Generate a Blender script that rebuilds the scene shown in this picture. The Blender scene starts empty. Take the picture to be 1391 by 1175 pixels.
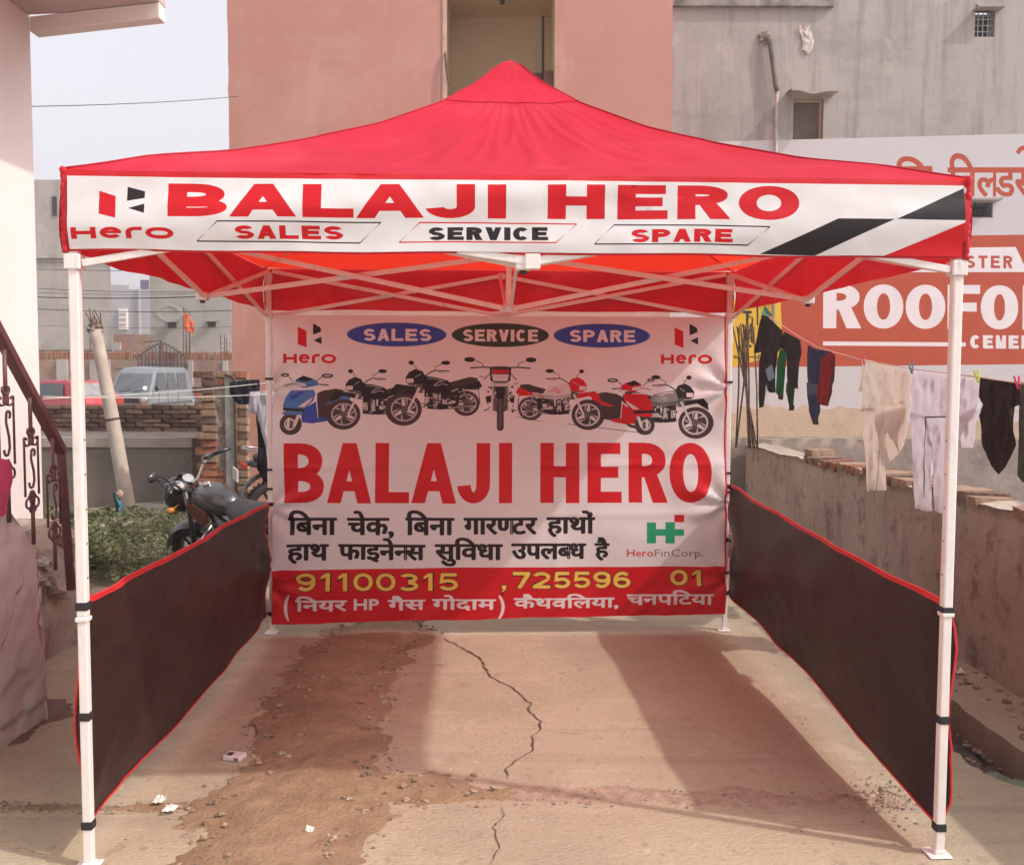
import bpy, bmesh, math, random
from mathutils import Vector, Matrix, noise
from mathutils.geometry import delaunay_2d_cdt
random.seed(7)
S = bpy.context.scene
COL = S.collection
# ------------------------------------------------------------------ camera, sky, sun, exposure
F, CX, CY = 1307.7, 695.5, 587.5
CAMZ, PITCH, ROLL = 1.679, 0.0630, 0.0035
cd = bpy.data.cameras.new('camera'); cam = bpy.data.objects.new('camera', cd)
COL.objects.link(cam); S.camera = cam
cd.sensor_width = 36; cd.lens = F / 1391 * 36; cd.clip_start = .05; cd.clip_end = 2000
cam.location = (0, 0, CAMZ)
cam.rotation_euler = (Matrix.Rotation(math.pi/2 - PITCH, 3, 'X') @ Matrix.Rotation(ROLL, 3, 'Z')).to_euler()
SUN = Vector((.92, -.34, 1.0)).normalized()
w = bpy.data.worlds.new('World'); S.world = w; w.use_nodes = True
nt = w.node_tree; bg = nt.nodes['Background']
sky = nt.nodes.new('ShaderNodeTexSky'); sky.sky_type = 'NISHITA'; sky.sun_disc = False
sky.sun_elevation = math.asin(SUN.z); sky.sun_rotation = math.atan2(SUN.x, SUN.y)
sky.air_density = 1.5; sky.dust_density = 6; sky.ozone_density = 1.5
hs = nt.nodes.new('ShaderNodeHueSaturation'); hs.inputs['Saturation'].default_value = .32
tint = nt.nodes.new('ShaderNodeMixRGB'); tint.blend_type = 'MULTIPLY'; tint.inputs[0].default_value = 1
tint.inputs[2].default_value = (.75, .73, .74, 1)
nt.links.new(sky.outputs[0], hs.inputs['Color']); nt.links.new(hs.outputs[0], tint.inputs[1]); 
milk = nt.nodes.new('ShaderNodeMixRGB'); milk.blend_type = 'ADD'; milk.inputs[0].default_value = 1; milk.inputs[2].default_value = (3.45, 3.28, 3.55, 1)
nt.links.new(tint.outputs[0], milk.inputs[1]); nt.links.new(milk.outputs[0], bg.inputs[0])
bg.inputs[1].default_value = .15
ld = bpy.data.lights.new('sun', 'SUN'); ld.energy = 2.6; ld.angle = math.radians(1.2); ld.color = (1, .93, .84)
sun = bpy.data.objects.new('sun', ld); COL.objects.link(sun)
sun.rotation_euler = SUN.to_track_quat('Z', 'Y').to_euler()
S.view_settings.view_transform = 'Standard'; S.view_settings.look = 'None'
S.view_settings.gamma = 1; S.view_settings.use_curve_mapping = False
S.view_settings.exposure = .10
S.cycles.max_bounces = 8; S.cycles.transparent_max_bounces = 8

def at(px, py, Y):
    """point of the place seen at a pixel of the photograph, at depth Y"""
    x, u = (px - CX), (CY - py)
    cr, sr = math.cos(ROLL), math.sin(ROLL)
    x, u = x*cr + u*sr, -x*sr + u*cr
    c, s = math.cos(PITCH), math.sin(PITCH)
    d = Vector((x, F*c + u*s, -F*s + u*c))
    return Vector((0, 0, CAMZ)) + d * (Y / d.y)
def gnd(px, py, z=0.0):
    p = at(px, py, 10.0); d = p - Vector((0, 0, CAMZ))
    return Vector((0, 0, CAMZ)) + d * ((z - CAMZ) / d.z)

# ------------------------------------------------------------------ helpers
def tag(o, label=None, cat=None, group=None, kind=None):
    if label: o['label'] = label
    if cat: o['category'] = cat
    if group: o['group'] = group
    if kind: o['kind'] = kind
    return o
def empty(name, loc=(0, 0, 0), rz=0, label=None, cat=None, group=None):
    o = bpy.data.objects.new(name, None); COL.objects.link(o)
    o.location = loc; o.rotation_euler = (0, 0, rz); o.empty_display_size = .1
    return tag(o, label, cat, group)
class MB:
    def __init__(s): s.v = []; s.f = []; s.m = []
    def add(s, vs, fs, m=0):
        b = len(s.v); s.v += [tuple(v) for v in vs]; s.f += [tuple(b+i for i in f) for f in fs]; s.m += [m]*len(fs); return s
    def box(s, x0, y0, z0, x1, y1, z1, m=0, mat=None):
        vs = [Vector((x, y, z)) for z in (z0, z1) for y in (y0, y1) for x in (x0, x1)]
        if mat: vs = [mat @ v for v in vs]
        return s.add(vs, [(0, 2, 3, 1), (4, 5, 7, 6), (0, 1, 5, 4), (2, 6, 7, 3), (0, 4, 6, 2), (1, 3, 7, 5)], m)
    def tube(s, pts, r, n=8, m=0, cap=True, sq=1.0):
        pts = [Vector(p) for p in pts]; N = len(pts)
        rs = r if isinstance(r, (list, tuple)) else [r]*N
        up = None; vs = []
        for i, p in enumerate(pts):
            d = (pts[min(i+1, N-1)] - pts[max(i-1, 0)]).normalized()
            if up is None: up = Vector((0, 0, 1)) if abs(d.z) < .9 else Vector((0, 1, 0))
            a = d.cross(up)
            if a.length < 1e-6: a = d.orthogonal()
            a.normalize(); b = a.cross(d).normalized(); up = b
            for k in range(n):
                t = 2*math.pi*(k+.5)/n; vs.append(p + a*math.cos(t)*rs[i] + b*math.sin(t)*rs[i]*sq)
        fs = [(i*n+k, i*n+(k+1) % n, (i+1)*n+(k+1) % n, (i+1)*n+k) for i in range(N-1) for k in range(n)]
        if cap: fs += [tuple(range(n-1, -1, -1)), tuple(range((N-1)*n, N*n))]
        return s.add(vs, fs, m)
    def bar(s, a, b, wx, wy, m=0):
        """rectangular bar from a to b"""
        a, b = Vector(a), Vector(b); d = (b-a).normalized()
        up = Vector((0, 0, 1)) if abs(d.z) < .95 else Vector((0, 1, 0))
        p = d.cross(up).normalized(); q = p.cross(d).normalized()
        vs = [c + p*i*wx/2 + q*j*wy/2 for c in (a, b) for j in (-1, 1) for i in (-1, 1)]
        return s.add(vs, [(0, 2, 3, 1), (4, 5, 7, 6), (0, 1, 5, 4), (2, 6, 7, 3), (0, 4, 6, 2), (1, 3, 7, 5)], m)
    def lathe(s, prof, c=(0, 0, 0), n=24, axis='Z', m=0):
        vs = []
        for r, h in prof:
            for k in range(n):
                t = 2*math.pi*k/n; a, b = r*math.cos(t), r*math.sin(t)
                vs.append(Vector(c) + Vector({'Z': (a, b, h), 'Y': (a, h, b), 'X': (h, a, b)}[axis]))
        fs = [(i*n+k, i*n+(k+1) % n, (i+1)*n+(k+1) % n, (i+1)*n+k) for i in range(len(prof)-1) for k in range(n)]
        return s.add(vs, fs, m)
    def prism(s, poly, a0, a1, axis='Y', m=0):
        """poly of 2D points: axis Y -> (x,z); axis X -> (y,z); axis Z -> (x,y)"""
        n = len(poly)
        def P(p, h): return {'Y': (p[0], h, p[1]), 'X': (h, p[0], p[1]), 'Z': (p[0], p[1], h)}[axis]
        vs = [P(p, a0) for p in poly] + [P(p, a1) for p in poly]
        fs = [tuple(range(n)), tuple(range(2*n-1, n-1, -1))] + [(i, n+i, n+(i+1) % n, (i+1) % n) for i in range(n)]
        return s.add(vs, fs, m)
    def ell(s, c, r, nu=14, nv=9, m=0, rot=None, wob=0):
        vs = []; c = Vector(c)
        for j in range(nv+1):
            ph = math.pi*j/nv
            for i in range(nu):
                t = 2*math.pi*i/nu
                v = Vector((r[0]*math.sin(ph)*math.cos(t), r[1]*math.sin(ph)*math.sin(t), r[2]*math.cos(ph)))
                if wob: v *= 1 + wob*noise.noise(v*3/max(r) + c*9)
                if rot: v = rot @ v
                vs.append(c+v)
        fs = [(j*nu+i, (j+1)*nu+i, (j+1)*nu+(i+1) % nu, j*nu+(i+1) % nu) for j in range(nv) for i in range(nu)]
        return s.add(vs, fs, m)
    def grid(s, nx, ny, fn, m=0):
        vs = [fn(i/nx, j/ny) for j in range(ny+1) for i in range(nx+1)]
        return s.add(vs, [(j*(nx+1)+i, j*(nx+1)+i+1, (j+1)*(nx+1)+i+1, (j+1)*(nx+1)+i) for j in range(ny) for i in range(nx)], m)
    def build(s, name, mats, parent=None, smooth=False, bevel=0, loc=None, fix=True, weld=False, seg=2):
        me = bpy.data.meshes.new(name); me.from_pydata(s.v, [], s.f); me.update()
        for mt in (mats if isinstance(mats, (list, tuple)) else [mats]): me.materials.append(mt)
        if max(s.m, default=0) > 0: me.polygons.foreach_set('material_index', s.m)
        if fix or weld:
            bm = bmesh.new(); bm.from_mesh(me)
            if weld: bmesh.ops.remove_doubles(bm, verts=bm.verts, dist=1e-4)
            if fix: bmesh.ops.recalc_face_normals(bm, faces=bm.faces)
            bm.to_mesh(me); bm.free()
        if smooth: me.polygons.foreach_set('use_smooth', [True]*len(me.polygons))
        o = bpy.data.objects.new(name, me); COL.objects.link(o)
        if parent: o.parent = parent
        if loc: o.location = loc
        if bevel:
            b = o.modifiers.new('bevel', 'BEVEL'); b.width = bevel; b.segments = seg; b.limit_method = 'ANGLE'
        return o
def kids(o): return [c for c in bpy.data.objects if c.parent == o]
def copy_tree(o, parent=None):
    c = o.copy(); COL.objects.link(c)
    if parent: c.parent = parent
    for ch in kids(o): copy_tree(ch, c)
    return c

# ------------------------------------------------------------------ materials
MATS = {}
def mat(name, col, rough=.7, var=.15, scale=6, col2=None, bump=.0, bscale=60, metal=0, transl=0, coat=0, spec=.5, stain=None, detail=6, noshare=False, stretch=None, tcol=None, streaks=()):
    """principled material with noise variation, an optional second colour, stain colour and bump"""
    if name in MATS and not noshare: return MATS[name]
    m = bpy.data.materials.new(name); m.use_nodes = True; MATS[name] = m
    n = m.node_tree.nodes; L = m.node_tree.links; b = n['Principled BSDF']
    b.inputs['Roughness'].default_value = rough; b.inputs['Metallic'].default_value = metal
    b.inputs['Specular IOR Level'].default_value = spec
    if coat: b.inputs['Coat Weight'].default_value = coat; b.inputs['Coat Roughness'].default_value = .08
    tc = n.new('ShaderNodeTexCoord'); src = tc.outputs['Object']
    if stretch:
        mp = n.new('ShaderNodeMapping'); mp.inputs['Scale'].default_value = stretch; L.new(src, mp.inputs[0]); src = mp.outputs[0]
    nz = n.new('ShaderNodeTexNoise'); nz.inputs['Scale'].default_value = scale; nz.inputs['Detail'].default_value = detail; nz.inputs['Roughness'].default_value = .65
    L.new(src, nz.inputs['Vector'])
    rp = n.new('ShaderNodeValToRGB'); L.new(nz.outputs['Fac'], rp.inputs[0])
    c2 = col2 or tuple(max(0, c*(1-var*1.6)) for c in col); c1 = col if col2 else tuple(min(1, c*(1+var*.6)) for c in col)
    rp.color_ramp.elements[0].position = .32; rp.color_ramp.elements[1].position = .68
    rp.color_ramp.elements[0].color = (*c2, 1); rp.color_ramp.elements[1].color = (*c1, 1)
    out = rp.outputs[0]
    if stain:
        sc, lo, hi, scol, amt = stain
        n2 = n.new('ShaderNodeTexNoise'); n2.inputs['Scale'].default_value = sc; n2.inputs['Detail'].default_value = 8; n2.inputs['Roughness'].default_value = .7
        L.new(tc.outputs['Object'], n2.inputs['Vector'])
        r2 = n.new('ShaderNodeMapRange'); r2.inputs[1].default_value = lo; r2.inputs[2].default_value = hi; r2.inputs[4].default_value = amt
        L.new(n2.outputs['Fac'], r2.inputs[0])
        mx = n.new('ShaderNodeMixRGB'); L.new(r2.outputs[0], mx.inputs[0]); L.new(out, mx.inputs[1]); mx.inputs[2].default_value = (*scol, 1); out = mx.outputs[0]
    for vec, lo, hi, scol, amt in streaks:
        mp2 = n.new('ShaderNodeMapping'); mp2.inputs['Scale'].default_value = vec; L.new(tc.outputs['Object'], mp2.inputs[0])
        n3 = n.new('ShaderNodeTexNoise'); n3.inputs['Scale'].default_value = 1; n3.inputs['Detail'].default_value = 9; n3.inputs['Roughness'].default_value = .62; L.new(mp2.outputs[0], n3.inputs['Vector'])
        r3 = n.new('ShaderNodeMapRange'); r3.inputs[1].default_value = lo; r3.inputs[2].default_value = hi; r3.inputs[4].default_value = amt; L.new(n3.outputs['Fac'], r3.inputs[0])
        mx = n.new('ShaderNodeMixRGB'); L.new(r3.outputs[0], mx.inputs[0]); L.new(out, mx.inputs[1]); mx.inputs[2].default_value = (*scol, 1); out = mx.outputs[0]
    L.new(out, b.inputs['Base Color'])
    if bump:
        nb = n.new('ShaderNodeTexNoise'); nb.inputs['Scale'].default_value = bscale; nb.inputs['Detail'].default_value = 5; L.new(src, nb.inputs['Vector'])
        bp = n.new('ShaderNodeBump'); bp.inputs['Strength'].default_value = min(1, bump); bp.inputs['Distance'].default_value = .01; L.new(nb.outputs['Fac'], bp.inputs['Height'])
        L.new(bp.outputs[0], b.inputs['Normal'])
    if transl:
        tr = n.new('ShaderNodeBsdfTranslucent'); tr.inputs[0].default_value = (*(tcol or col), 1); (None if tcol else L.new(out, tr.inputs[0])); mx = n.new('ShaderNodeMixShader'); mx.inputs[0].default_value = transl
        o = n['Material Output']; L.new(b.outputs[0], mx.inputs[1]); L.new(tr.outputs[0], mx.inputs[2]); L.new(mx.outputs[0], o.inputs[0])
    return m

M_conc = mat('dusty_concrete', (.425, .350, .245), .85, scale=1.1, col2=(.36, .293, .20), bump=.8, bscale=45, stain=(.45, .48, .75, (.34, .25, .19), .55), stretch=(1, 1.6, 1), detail=10, streaks=(((1.5, 22, 1), .5, .8, (.30, .235, .18), .35), ((1.1, 17, 1), .56, .8, (.52, .43, .34), .4), ((38, 38, 38), .58, .70, (.24, .18, .13), .6), ((.7, .5, 1), .48, .62, (.30, .24, .18), .7), ((3.5, 3, 1), .56, .66, (.46, .38, .29), .5), ((9, 6, 1), .60, .68, (.27, .21, .155), .6), ((22, 16, 1), .60, .66, (.24, .185, .14), .6), ((18, 26, 1), .62, .68, (.54, .46, .37), .55), ((.25, 6, 1), .56, .64, (.30, .24, .185), .5), ((120, 120, 120), .6, .75, (.5, .42, .33), .5)))
M_dirt = mat('brown_dirt', (.315, .215, .128), .95, scale=7, col2=(.225, .146, .084), streaks=(((1.2, 1.2, 1), .5, .64, (.16, .095, .06), .6), ((2.2, 3, 1), .54, .66, (.34, .23, .155), .6), ((60, 60, 60), .58, .7, (.36, .26, .18), .5)), bump=1, bscale=55, detail=10)
M_crack = mat('crack_dark', (.09, .06, .045), .95)
M_pebble = mat('pebble', (.36, .265, .19), .85, .5, 12)
M_plaster = mat('grey_plaster', (.40, .365, .34), .9, scale=.55, col2=(.30, .275, .26), bump=.4, bscale=12, detail=12, stain=(1.6, .5, .72, (.22, .20, .19), .6), streaks=(((.22, .22, .16), .46, .54, (.42, .38, .35), .85), ((5, 5, .35), .50, .68, (.22, .195, .18), .7), ((9, 9, .5), .58, .8, (.48, .44, .42), .4), ((.35, 1, .9), .53, .60, (.25, .23, .21), .5), ((1.6, 1.6, 1.2), .57, .62, (.46, .41, .37), .6), ((14, 14, 14), .62, .75, (.2, .18, .17), .4)))
M_plaster2 = mat('pale_plaster', (.40, .38, .36), .9, scale=.35, col2=(.31, .30, .29), bump=.2, bscale=6, detail=12, stain=(.9, .52, .7, (.24, .23, .22), .6))
M_oldplaster = mat('weathered_plaster', (.43, .36, .295), .9, scale=1.6, col2=(.31, .255, .21), bump=1, bscale=18, detail=12, stain=(4.5, .53, .64, (.12, .09, .075), .75), streaks=(((2, 2, 5), .55, .68, (.42, .33, .27), .6), ((7, 7, 1.5), .56, .7, (.17, .13, .11), .6)))
M_darkplaster = mat('damp_plaster', (.20, .17, .145), .9, scale=1.2, col2=(.12, .10, .09), bump=.5, bscale=20, detail=10)
M_pink = mat('terracotta_paint', (.52, .255, .205), .8, scale=.9, col2=(.475, .225, .18), bump=.25, bscale=9, detail=8, stain=(2.5, .58, .8, (.56, .33, .27), .5), streaks=(((4, 4, .4), .54, .72, (.43, .205, .16), .5), ((.6, .6, .9), .5, .62, (.55, .31, .25), .6), ((9, 9, 9), .62, .70, (.40, .19, .15), .4), ((1.2, 1.2, .25), .56, .62, (.56, .33, .27), .5)))
M_cream = mat('cream_paint', (.60, .47, .31), .85, .08, 1.5, bump=.1)
M_whitewall = mat('white_house_paint', (.80, .72, .69), .75, .05, 1.2, bump=.15, bscale=40)
M_shadeslab = mat('overhang_paint', (.55, .45, .44), .85, .1, 2)
M_brick = [mat('brick_orange', (.42, .17, .09), .9, .35, 14, bump=.6), mat('brick_red', (.33, .125, .075), .9, .35, 14, bump=.6),
           mat('brick_dusty', (.35, .23, .16), .9, .3, 14, bump=.6), mat('brick_dark', (.20, .12, .09), .9, .4, 14, bump=.6)]
M_mortar = mat('mortar', (.32, .26, .21), .95, .35, 9, bump=1, bscale=30)
M_white = mat('powder_coated_white', (.76, .71, .69), .4, .05, 8, streaks=(((25, 25, 4), .6, .72, (.42, .33, .27), .55), ((90, 90, 90), .66, .72, (.30, .22, .17), .6)))
M_strap = mat('black_strap', (.02, .018, .02), .7)
M_blackmetal = mat('black_metal', (.03, .028, .03), .4, metal=.3)
M_maroon = mat('maroon_rail_paint', (.13, .05, .055), .45, .2, 15)
M_rust = mat('rusty_rod', (.16, .085, .05), .85, .4, 20)
M_wire = mat('wire', (.05, .05, .055), .6)
M_rubber = mat('tyre_rubber', (.035, .032, .03), .85, .3, 20, bump=.3)
M_chrome = mat('chrome', (.6, .58, .55), .22, .1, metal=1)
M_bikeblack = mat('bike_black', (.025, .025, .03), .35, .3, 9, coat=.4)
M_bikegrey = mat('bike_tank_grey', (.05, .052, .058), .3, .25, 9, coat=.5)
M_seat = mat('seat_vinyl', (.05, .047, .047), .6, .2, 9, bump=.15)
M_alloy = mat('alloy', (.2, .19, .18), .5, .3, 12, metal=.8)
M_redpl = mat('red_plastic', (.4, .03, .02), .35)
M_glassdark = mat('dark_glass', (.06, .065, .07), .08, .1, spec=.8)
M_dial = mat('dial_face', (.45, .45, .46), .2, .1, coat=.8)
M_void = mat('dark_inside', (.05, .04, .037), .95)
M_grass = [mat('weed_green', (.17, .19, .075), .7, .35, 3, transl=.25), mat('weed_dry', (.34, .28, .17), .8, .3, 3, transl=.2), mat('weed_pale', (.27, .28, .17), .7, .3, 3, transl=.25)]
M_plank = mat('plank', (.52, .42, .34), .85, .25, 4, stretch=(1, 9, 9))

# canopy fabric
def fabric(name, col, transl, rough=.6, bump=.12, spec=.3, tcol=None):
    l_ = tuple(min(1, c*1.08+.05) for c in col); d_ = tuple(c*.8 for c in col)
    m = mat(name, col, rough, .06, 3, bump=bump, bscale=180, transl=transl, spec=spec, tcol=tcol, streaks=(((2.2, 1.2, 4), .5, .68, l_, .55), ((7, 1.6, 3), .55, .7, d_, .45), ((14, 14, 14), .62, .74, l_, .4))); return m
M_roof = fabric('red_canopy_fabric', (.72, .028, .075), .5, .65, tcol=(.88, .045, .015))
M_val = fabric('red_valance_fabric', (.62, .022, .035), .2, .6)
def ink(name, col, rough=.45, tr=.06): return mat(name, col, rough, .03, 4, bump=.12, bscale=25, transl=tr, spec=.3)
INK = dict(white=ink('vinyl_white', (.69, .68, .69)), red=ink('vinyl_red', (.55, .005, .012)), black=ink('vinyl_black', (.018, .012, .014)),
           blue=ink('vinyl_blue', (.035, .07, .38)), green=ink('vinyl_dark_green', (.03, .055, .035)), yellow=ink('vinyl_yellow', (.78, .55, .10)),
           grey=ink('vinyl_grey', (.22, .22, .22)), steel=ink('vinyl_silver', (.42, .41, .42)), teal=ink('vinyl_green', (.02, .32, .16)),
           lblue=ink('vinyl_sky_blue', (.07, .17, .42)), brown=ink('vinyl_tyre_brown', (.055, .035, .035)), mid=ink('vinyl_mid_grey', (.10, .095, .10)),
           silver=ink('vinyl_pale_grey', (.60, .58, .59)))
INKS = list(INK); INKM = [INK[k] for k in INKS]

# ------------------------------------------------------------------ 2D lettering (strokes and polygons, y up)
def rect(x0, y0, x1, y1): return [(x0, y0), (x1, y0), (x1, y1), (x0, y1)]
def stroke(pts, v, h, closed=False):
    """a pen of width v across and h up, run along pts: a list of quads"""
    n = len(pts); out = []; L = []
    for i in range(n):
        a = pts[(i-1) % n] if closed else pts[max(0, i-1)]; b = pts[(i+1) % n] if closed else pts[min(n-1, i+1)]
        dx, dy = b[0]-a[0], b[1]-a[1]; l = math.hypot(dx, dy) or 1; nx, ny = -dy/l, dx/l
        L.append(((pts[i][0]+nx*v/2, pts[i][1]+ny*h/2), (pts[i][0]-nx*v/2, pts[i][1]-ny*h/2)))
    for i in range(n if closed else n-1):
        j = (i+1) % n; out.append([L[i][0], L[j][0], L[j][1], L[i][1]])
    return out
def arc(cx, cy, rx, ry, a0, a1, n=10, p=1.0):
    r = []
    for i in range(n+1):
        t = math.radians(a0+(a1-a0)*i/n); c, s = math.cos(t), math.sin(t)
        r.append((cx+rx*math.copysign(abs(c)**p, c), cy+ry*math.copysign(abs(s)**p, s)))
    return r
def ring(cx, cy, rx, ry, v, h, a0, a1, n=12, p=1.0):
    o, i = arc(cx, cy, rx+v/2, ry+h/2, a0, a1, n, p), arc(cx, cy, rx-v/2, ry-h/2, a0, a1, n, p)
    return [[o[k], o[k+1], i[k+1], i[k]] for k in range(n)]
def ellp(cx, cy, rx, ry, n=24): return arc(cx, cy, rx, ry, 0, 360*(n-1)/n, n-1)
def glyph(c, W, H, v, h):
    def bowl(y0, y1, xr, x0=0):
        ry = (y1-y0-h)/2; rx = min(xr-v/2-x0, max(ry*1.2, (xr-x0)*.42)); xc = xr-v/2-rx
        return [rect(x0, y1-h, xc, y1), rect(x0, y0, xc, y0+h)]+ring(xc, (y0+y1)/2, rx, ry, v, h, 90, -90, 12, .9)
    st = [rect(0, 0, v, H)]
    if c == 'I': return st
    if c == 'L': return st+[rect(0, 0, W, h)]
    if c == 'E': return st+[rect(0, 0, W, h), rect(0, H-h, W*.96, H), rect(0, H*.51-h/2, W*.9, H*.51+h/2)]
    if c == 'F': return st+[rect(0, H-h, W, H), rect(0, H*.5-h/2, W*.9, H*.5+h/2)]
    if c == 'H': return st+[rect(W-v, 0, W, H), rect(0, H*.52-h/2, W, H*.52+h/2)]
    if c == 'T': return [rect(W/2-v/2, 0, W/2+v/2, H), rect(0, H-h, W, H)]
    if c == 'N': return [rect(0, 0, v*.9, H), rect(W-v*.9, 0, W, H), [(0, H), (v*.95, H), (W, 0), (W-v*.95, 0)]]
    if c == 'M': v *= .8; return [rect(0, 0, v, H), rect(W-v, 0, W, H), [(0, H), (v, H), (W/2+v*.35, 0), (W/2-v*.35, 0)], [(W-v, H), (W, H), (W/2+v*.35, 0), (W/2-v*.35, 0)]]
    if c == 'A': return [[(0, 0), (v, 0), (W/2+v*.5, H), (W/2-v*.5, H)], [(W-v, 0), (W, 0), (W/2+v*.5, H), (W/2-v*.5, H)], [(W*.2, H*.2), (W*.8, H*.2), (W*.8-(W*.5)*h/H*.6, H*.2+h*.9), (W*.2+(W*.5)*h/H*.6, H*.2+h*.9)]]
    if c == 'V': return [[(0, H), (v, H), (W/2+v*.5, 0), (W/2-v*.5, 0)], [(W-v, H), (W, H), (W/2+v*.5, 0), (W/2-v*.5, 0)]]
    if c == 'B': return st+bowl(0, H*.55, W)+bowl(H*.55-h*.8, H, W*.95)
    if c == 'P': return st+bowl(H*.38, H, W)
    if c == 'R': return st+bowl(H*.42, H, W*.95)+[[(W*.36, H*.42+h*.5), (W*.36+v*1.0, H*.42+h*.5), (W, 0), (W-v*1.12, 0)]]
    if c in 'O0': return ring(W/2, H/2, (W-v)/2, (H-h)/2, v, h, 0, 360, 28, .96)
    if c == 'C': return ring(W/2, H/2, (W-v)/2, (H-h)/2, v, h, 40, 320, 22, .96)
    if c == 'S':
        ry = (H-h)/4; rx = (W-v)/2
        return ring(W/2, H/2+ry, rx*.94, ry, v, h, 22, 90, 6)+ring(W/2, H/2+ry, rx*.94, ry, v, h, 90, 205, 9)+[[(W*.02, H/2+ry*.9), (v*1.05, H/2+ry*.75), (v*1.2, H/2+h*.52), (W*.62, H/2+h*.30), (W*.62, H/2-h*.52), (W*.30, H/2-h*.35), (v*.3, H/2+h*.1)], [(W*.98, H/2-ry*.9), (W-v*1.05, H/2-ry*.75), (W-v*1.2, H/2-h*.52), (W*.38, H/2-h*.30), (W*.38, H/2+h*.52), (W*.70, H/2+h*.35), (W-v*.3, H/2-h*.1)]]+ring(W/2, H/2-ry, rx, ry, v, h, 25, -90, 9)+ring(W/2, H/2-ry, rx, ry, v, h, -90, -157, 6)
    if c == 'J': return [rect(W-v, H*.33, W, H)]+ring(W/2, H*.33, (W-v)/2, H*.33-h/2, v, h, 0, -172, 14)
    if c == '1': return [rect(W*.5, 0, W*.5+v, H), [(W*.5, H), (W*.5, H-h*1.1), (W*.16, H-h*1.9), (W*.16, H-h*1.0)]]
    if c == '7': return [rect(0, H-h, W, H), [(W-v*.2, H-h), (W, H-h), (W*.5, 0), (W*.5-v*1.05, 0)], [(W-v*1.3, H-h), (W, H-h), (W*.5, 0), (W*.5-v*1.05, 0)]]
    if c == '2': return ring(W/2, H*.7, (W-v)/2, H*.3-h/2, v, h, 165, -20, 12)+[[(W-v*.9, H*.60), (W, H*.66), (W*.92, H*.5), (W*.45, h*.9), (W*.05, h*.3), (W*.1, h*1.2)], rect(0, 0, W, h)]
    if c == '3': return ring(W/2, H*.73, (W-v)/2*.93, H*.27-h/2, v, h, 150, -90, 12)+ring(W/2, H*.28, (W-v)/2, H*.28-h/2, v, h, 90, -155, 14)
    if c == '5': return [rect(W*.12, H-h, W*.93, H), [(W*.12, H), (W*.12+v*.8, H), (W*.06+v*.8, H*.42), (W*.04, H*.42)]]+ring(W/2, H*.33, (W-v)/2, H*.33-h/2, v, h, 138, -155, 14)
    if c in '69':
        g = ring(W/2, H*.33, (W-v)/2, H*.33-h/2, v, h, 0, 360, 20)+ring(W*.52, H*.5, (W*1.04-v)/2, H*.5-h/2, v, h, 45, 200, 11)
        return g if c == '6' else [[(W-x, H-y) for x, y in p] for p in g]
    if c == 'e': return ring(W/2, H/2, (W-v)/2, (H-h)/2, v, h, 0, 325, 20)+[rect(v*.4, H*.42, W-v*.15, H*.42+h*.75)]
    if c == 'r': return [rect(0, 0, v, H*.6)]+ring(W*.62, H*.55, W*.62-v/2, H*.45-h/2, v, h, 180, 90, 7)+[rect(W*.6, H-h, W, H)]
    if c == 'o': return glyph('O', W, H, v, h)
    if c == ',': return [[(0, v*.1), (v, v*.1), (v, -h*.1), (v*.3, -h*1.1), (v*.0, -h*.9), (v*.4, -h*.2), (0, -h*.2)], rect(0, 0, v, h)]
    return []
def letters(spec, y0, y1, v, h, slope=0.0):
    """spec: list of (char, x0, x1); y0 top and y1 bottom in rectified pixels (y down)"""
    out = []
    for c, x0, x1 in spec:
        for p in glyph(c, x1-x0, y1-y0, v, h): out.append([(x0+a, y1-b) for a, b in p])
    return out
def word(t, x0, x1, y0, y1, v, h, gap=.22, narrow='I1,', nw=.42, extra=None):
    ws = [(nw if c in narrow else (.5 if c == ' ' else (extra or {}).get(c, 1))) for c in t]
    tot = sum(ws)+gap*(len(t)-1); k = (x1-x0)/tot; x = x0; sp = []
    for c, q in zip(t, ws): sp.append((c, x, x+q*k)); x += (q+gap)*k
    return letters(sp, y0, y1, v, h)
def flat_text(t, off, res=3):
    """triangles of a run of the built-in font, and its advance"""
    def mk(s):
        c = bpy.data.curves.new('t', 'FONT'); c.body = s; c.size = 1; c.offset = off; c.resolution_u = res; c.fill_mode = 'FRONT'
        o = bpy.data.objects.new('t', c); COL.objects.link(o)
        me = bpy.data.meshes.new_from_object(o.evaluated_get(bpy.context.evaluated_depsgraph_get()) if False else o)
        vs = [(v.co.x, v.co.y) for v in me.vertices]; fs = [tuple(p.vertices) for p in me.polygons]
        bpy.data.objects.remove(o); bpy.data.curves.remove(c); bpy.data.meshes.remove(me); return vs, fs
    vs, fs = mk(t); v1, _ = mk(t+'|'); v2, _ = mk('|')
    adv = max(v[0] for v in v1)-max(v[0] for v in v2)
    return [[vs[i] for i in f] for f in fs], adv
def clipx(poly, X):
    out = []
    for i in range(len(poly)):
        a, b = poly[i], poly[(i+1) % len(poly)]
        if a[0] <= X: out.append(a)
        if (a[0] <= X) != (b[0] <= X):
            t = (X-a[0])/(b[0]-a[0]); out.append((X, a[1]+t*(b[1]-a[1])))
    return out if len(out) > 2 else None
def script_text(segs, off, cut=.13):
    """visual-order Devanagari; a segment ending in ~ is a half letter (its right stem is cut away)"""
    x = 0; out = []
    for s in segs:
        half = s.endswith('~'); s = s.rstrip('~')
        ps, adv = flat_text(s, off)
        if half:
            X = adv-cut
            ps = [q for q in (clipx(p, X) for p in ps) if q]; adv = X
        out += [[(a+x, b) for a, b in p] for p in ps]; x += adv
    return out, x
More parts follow.
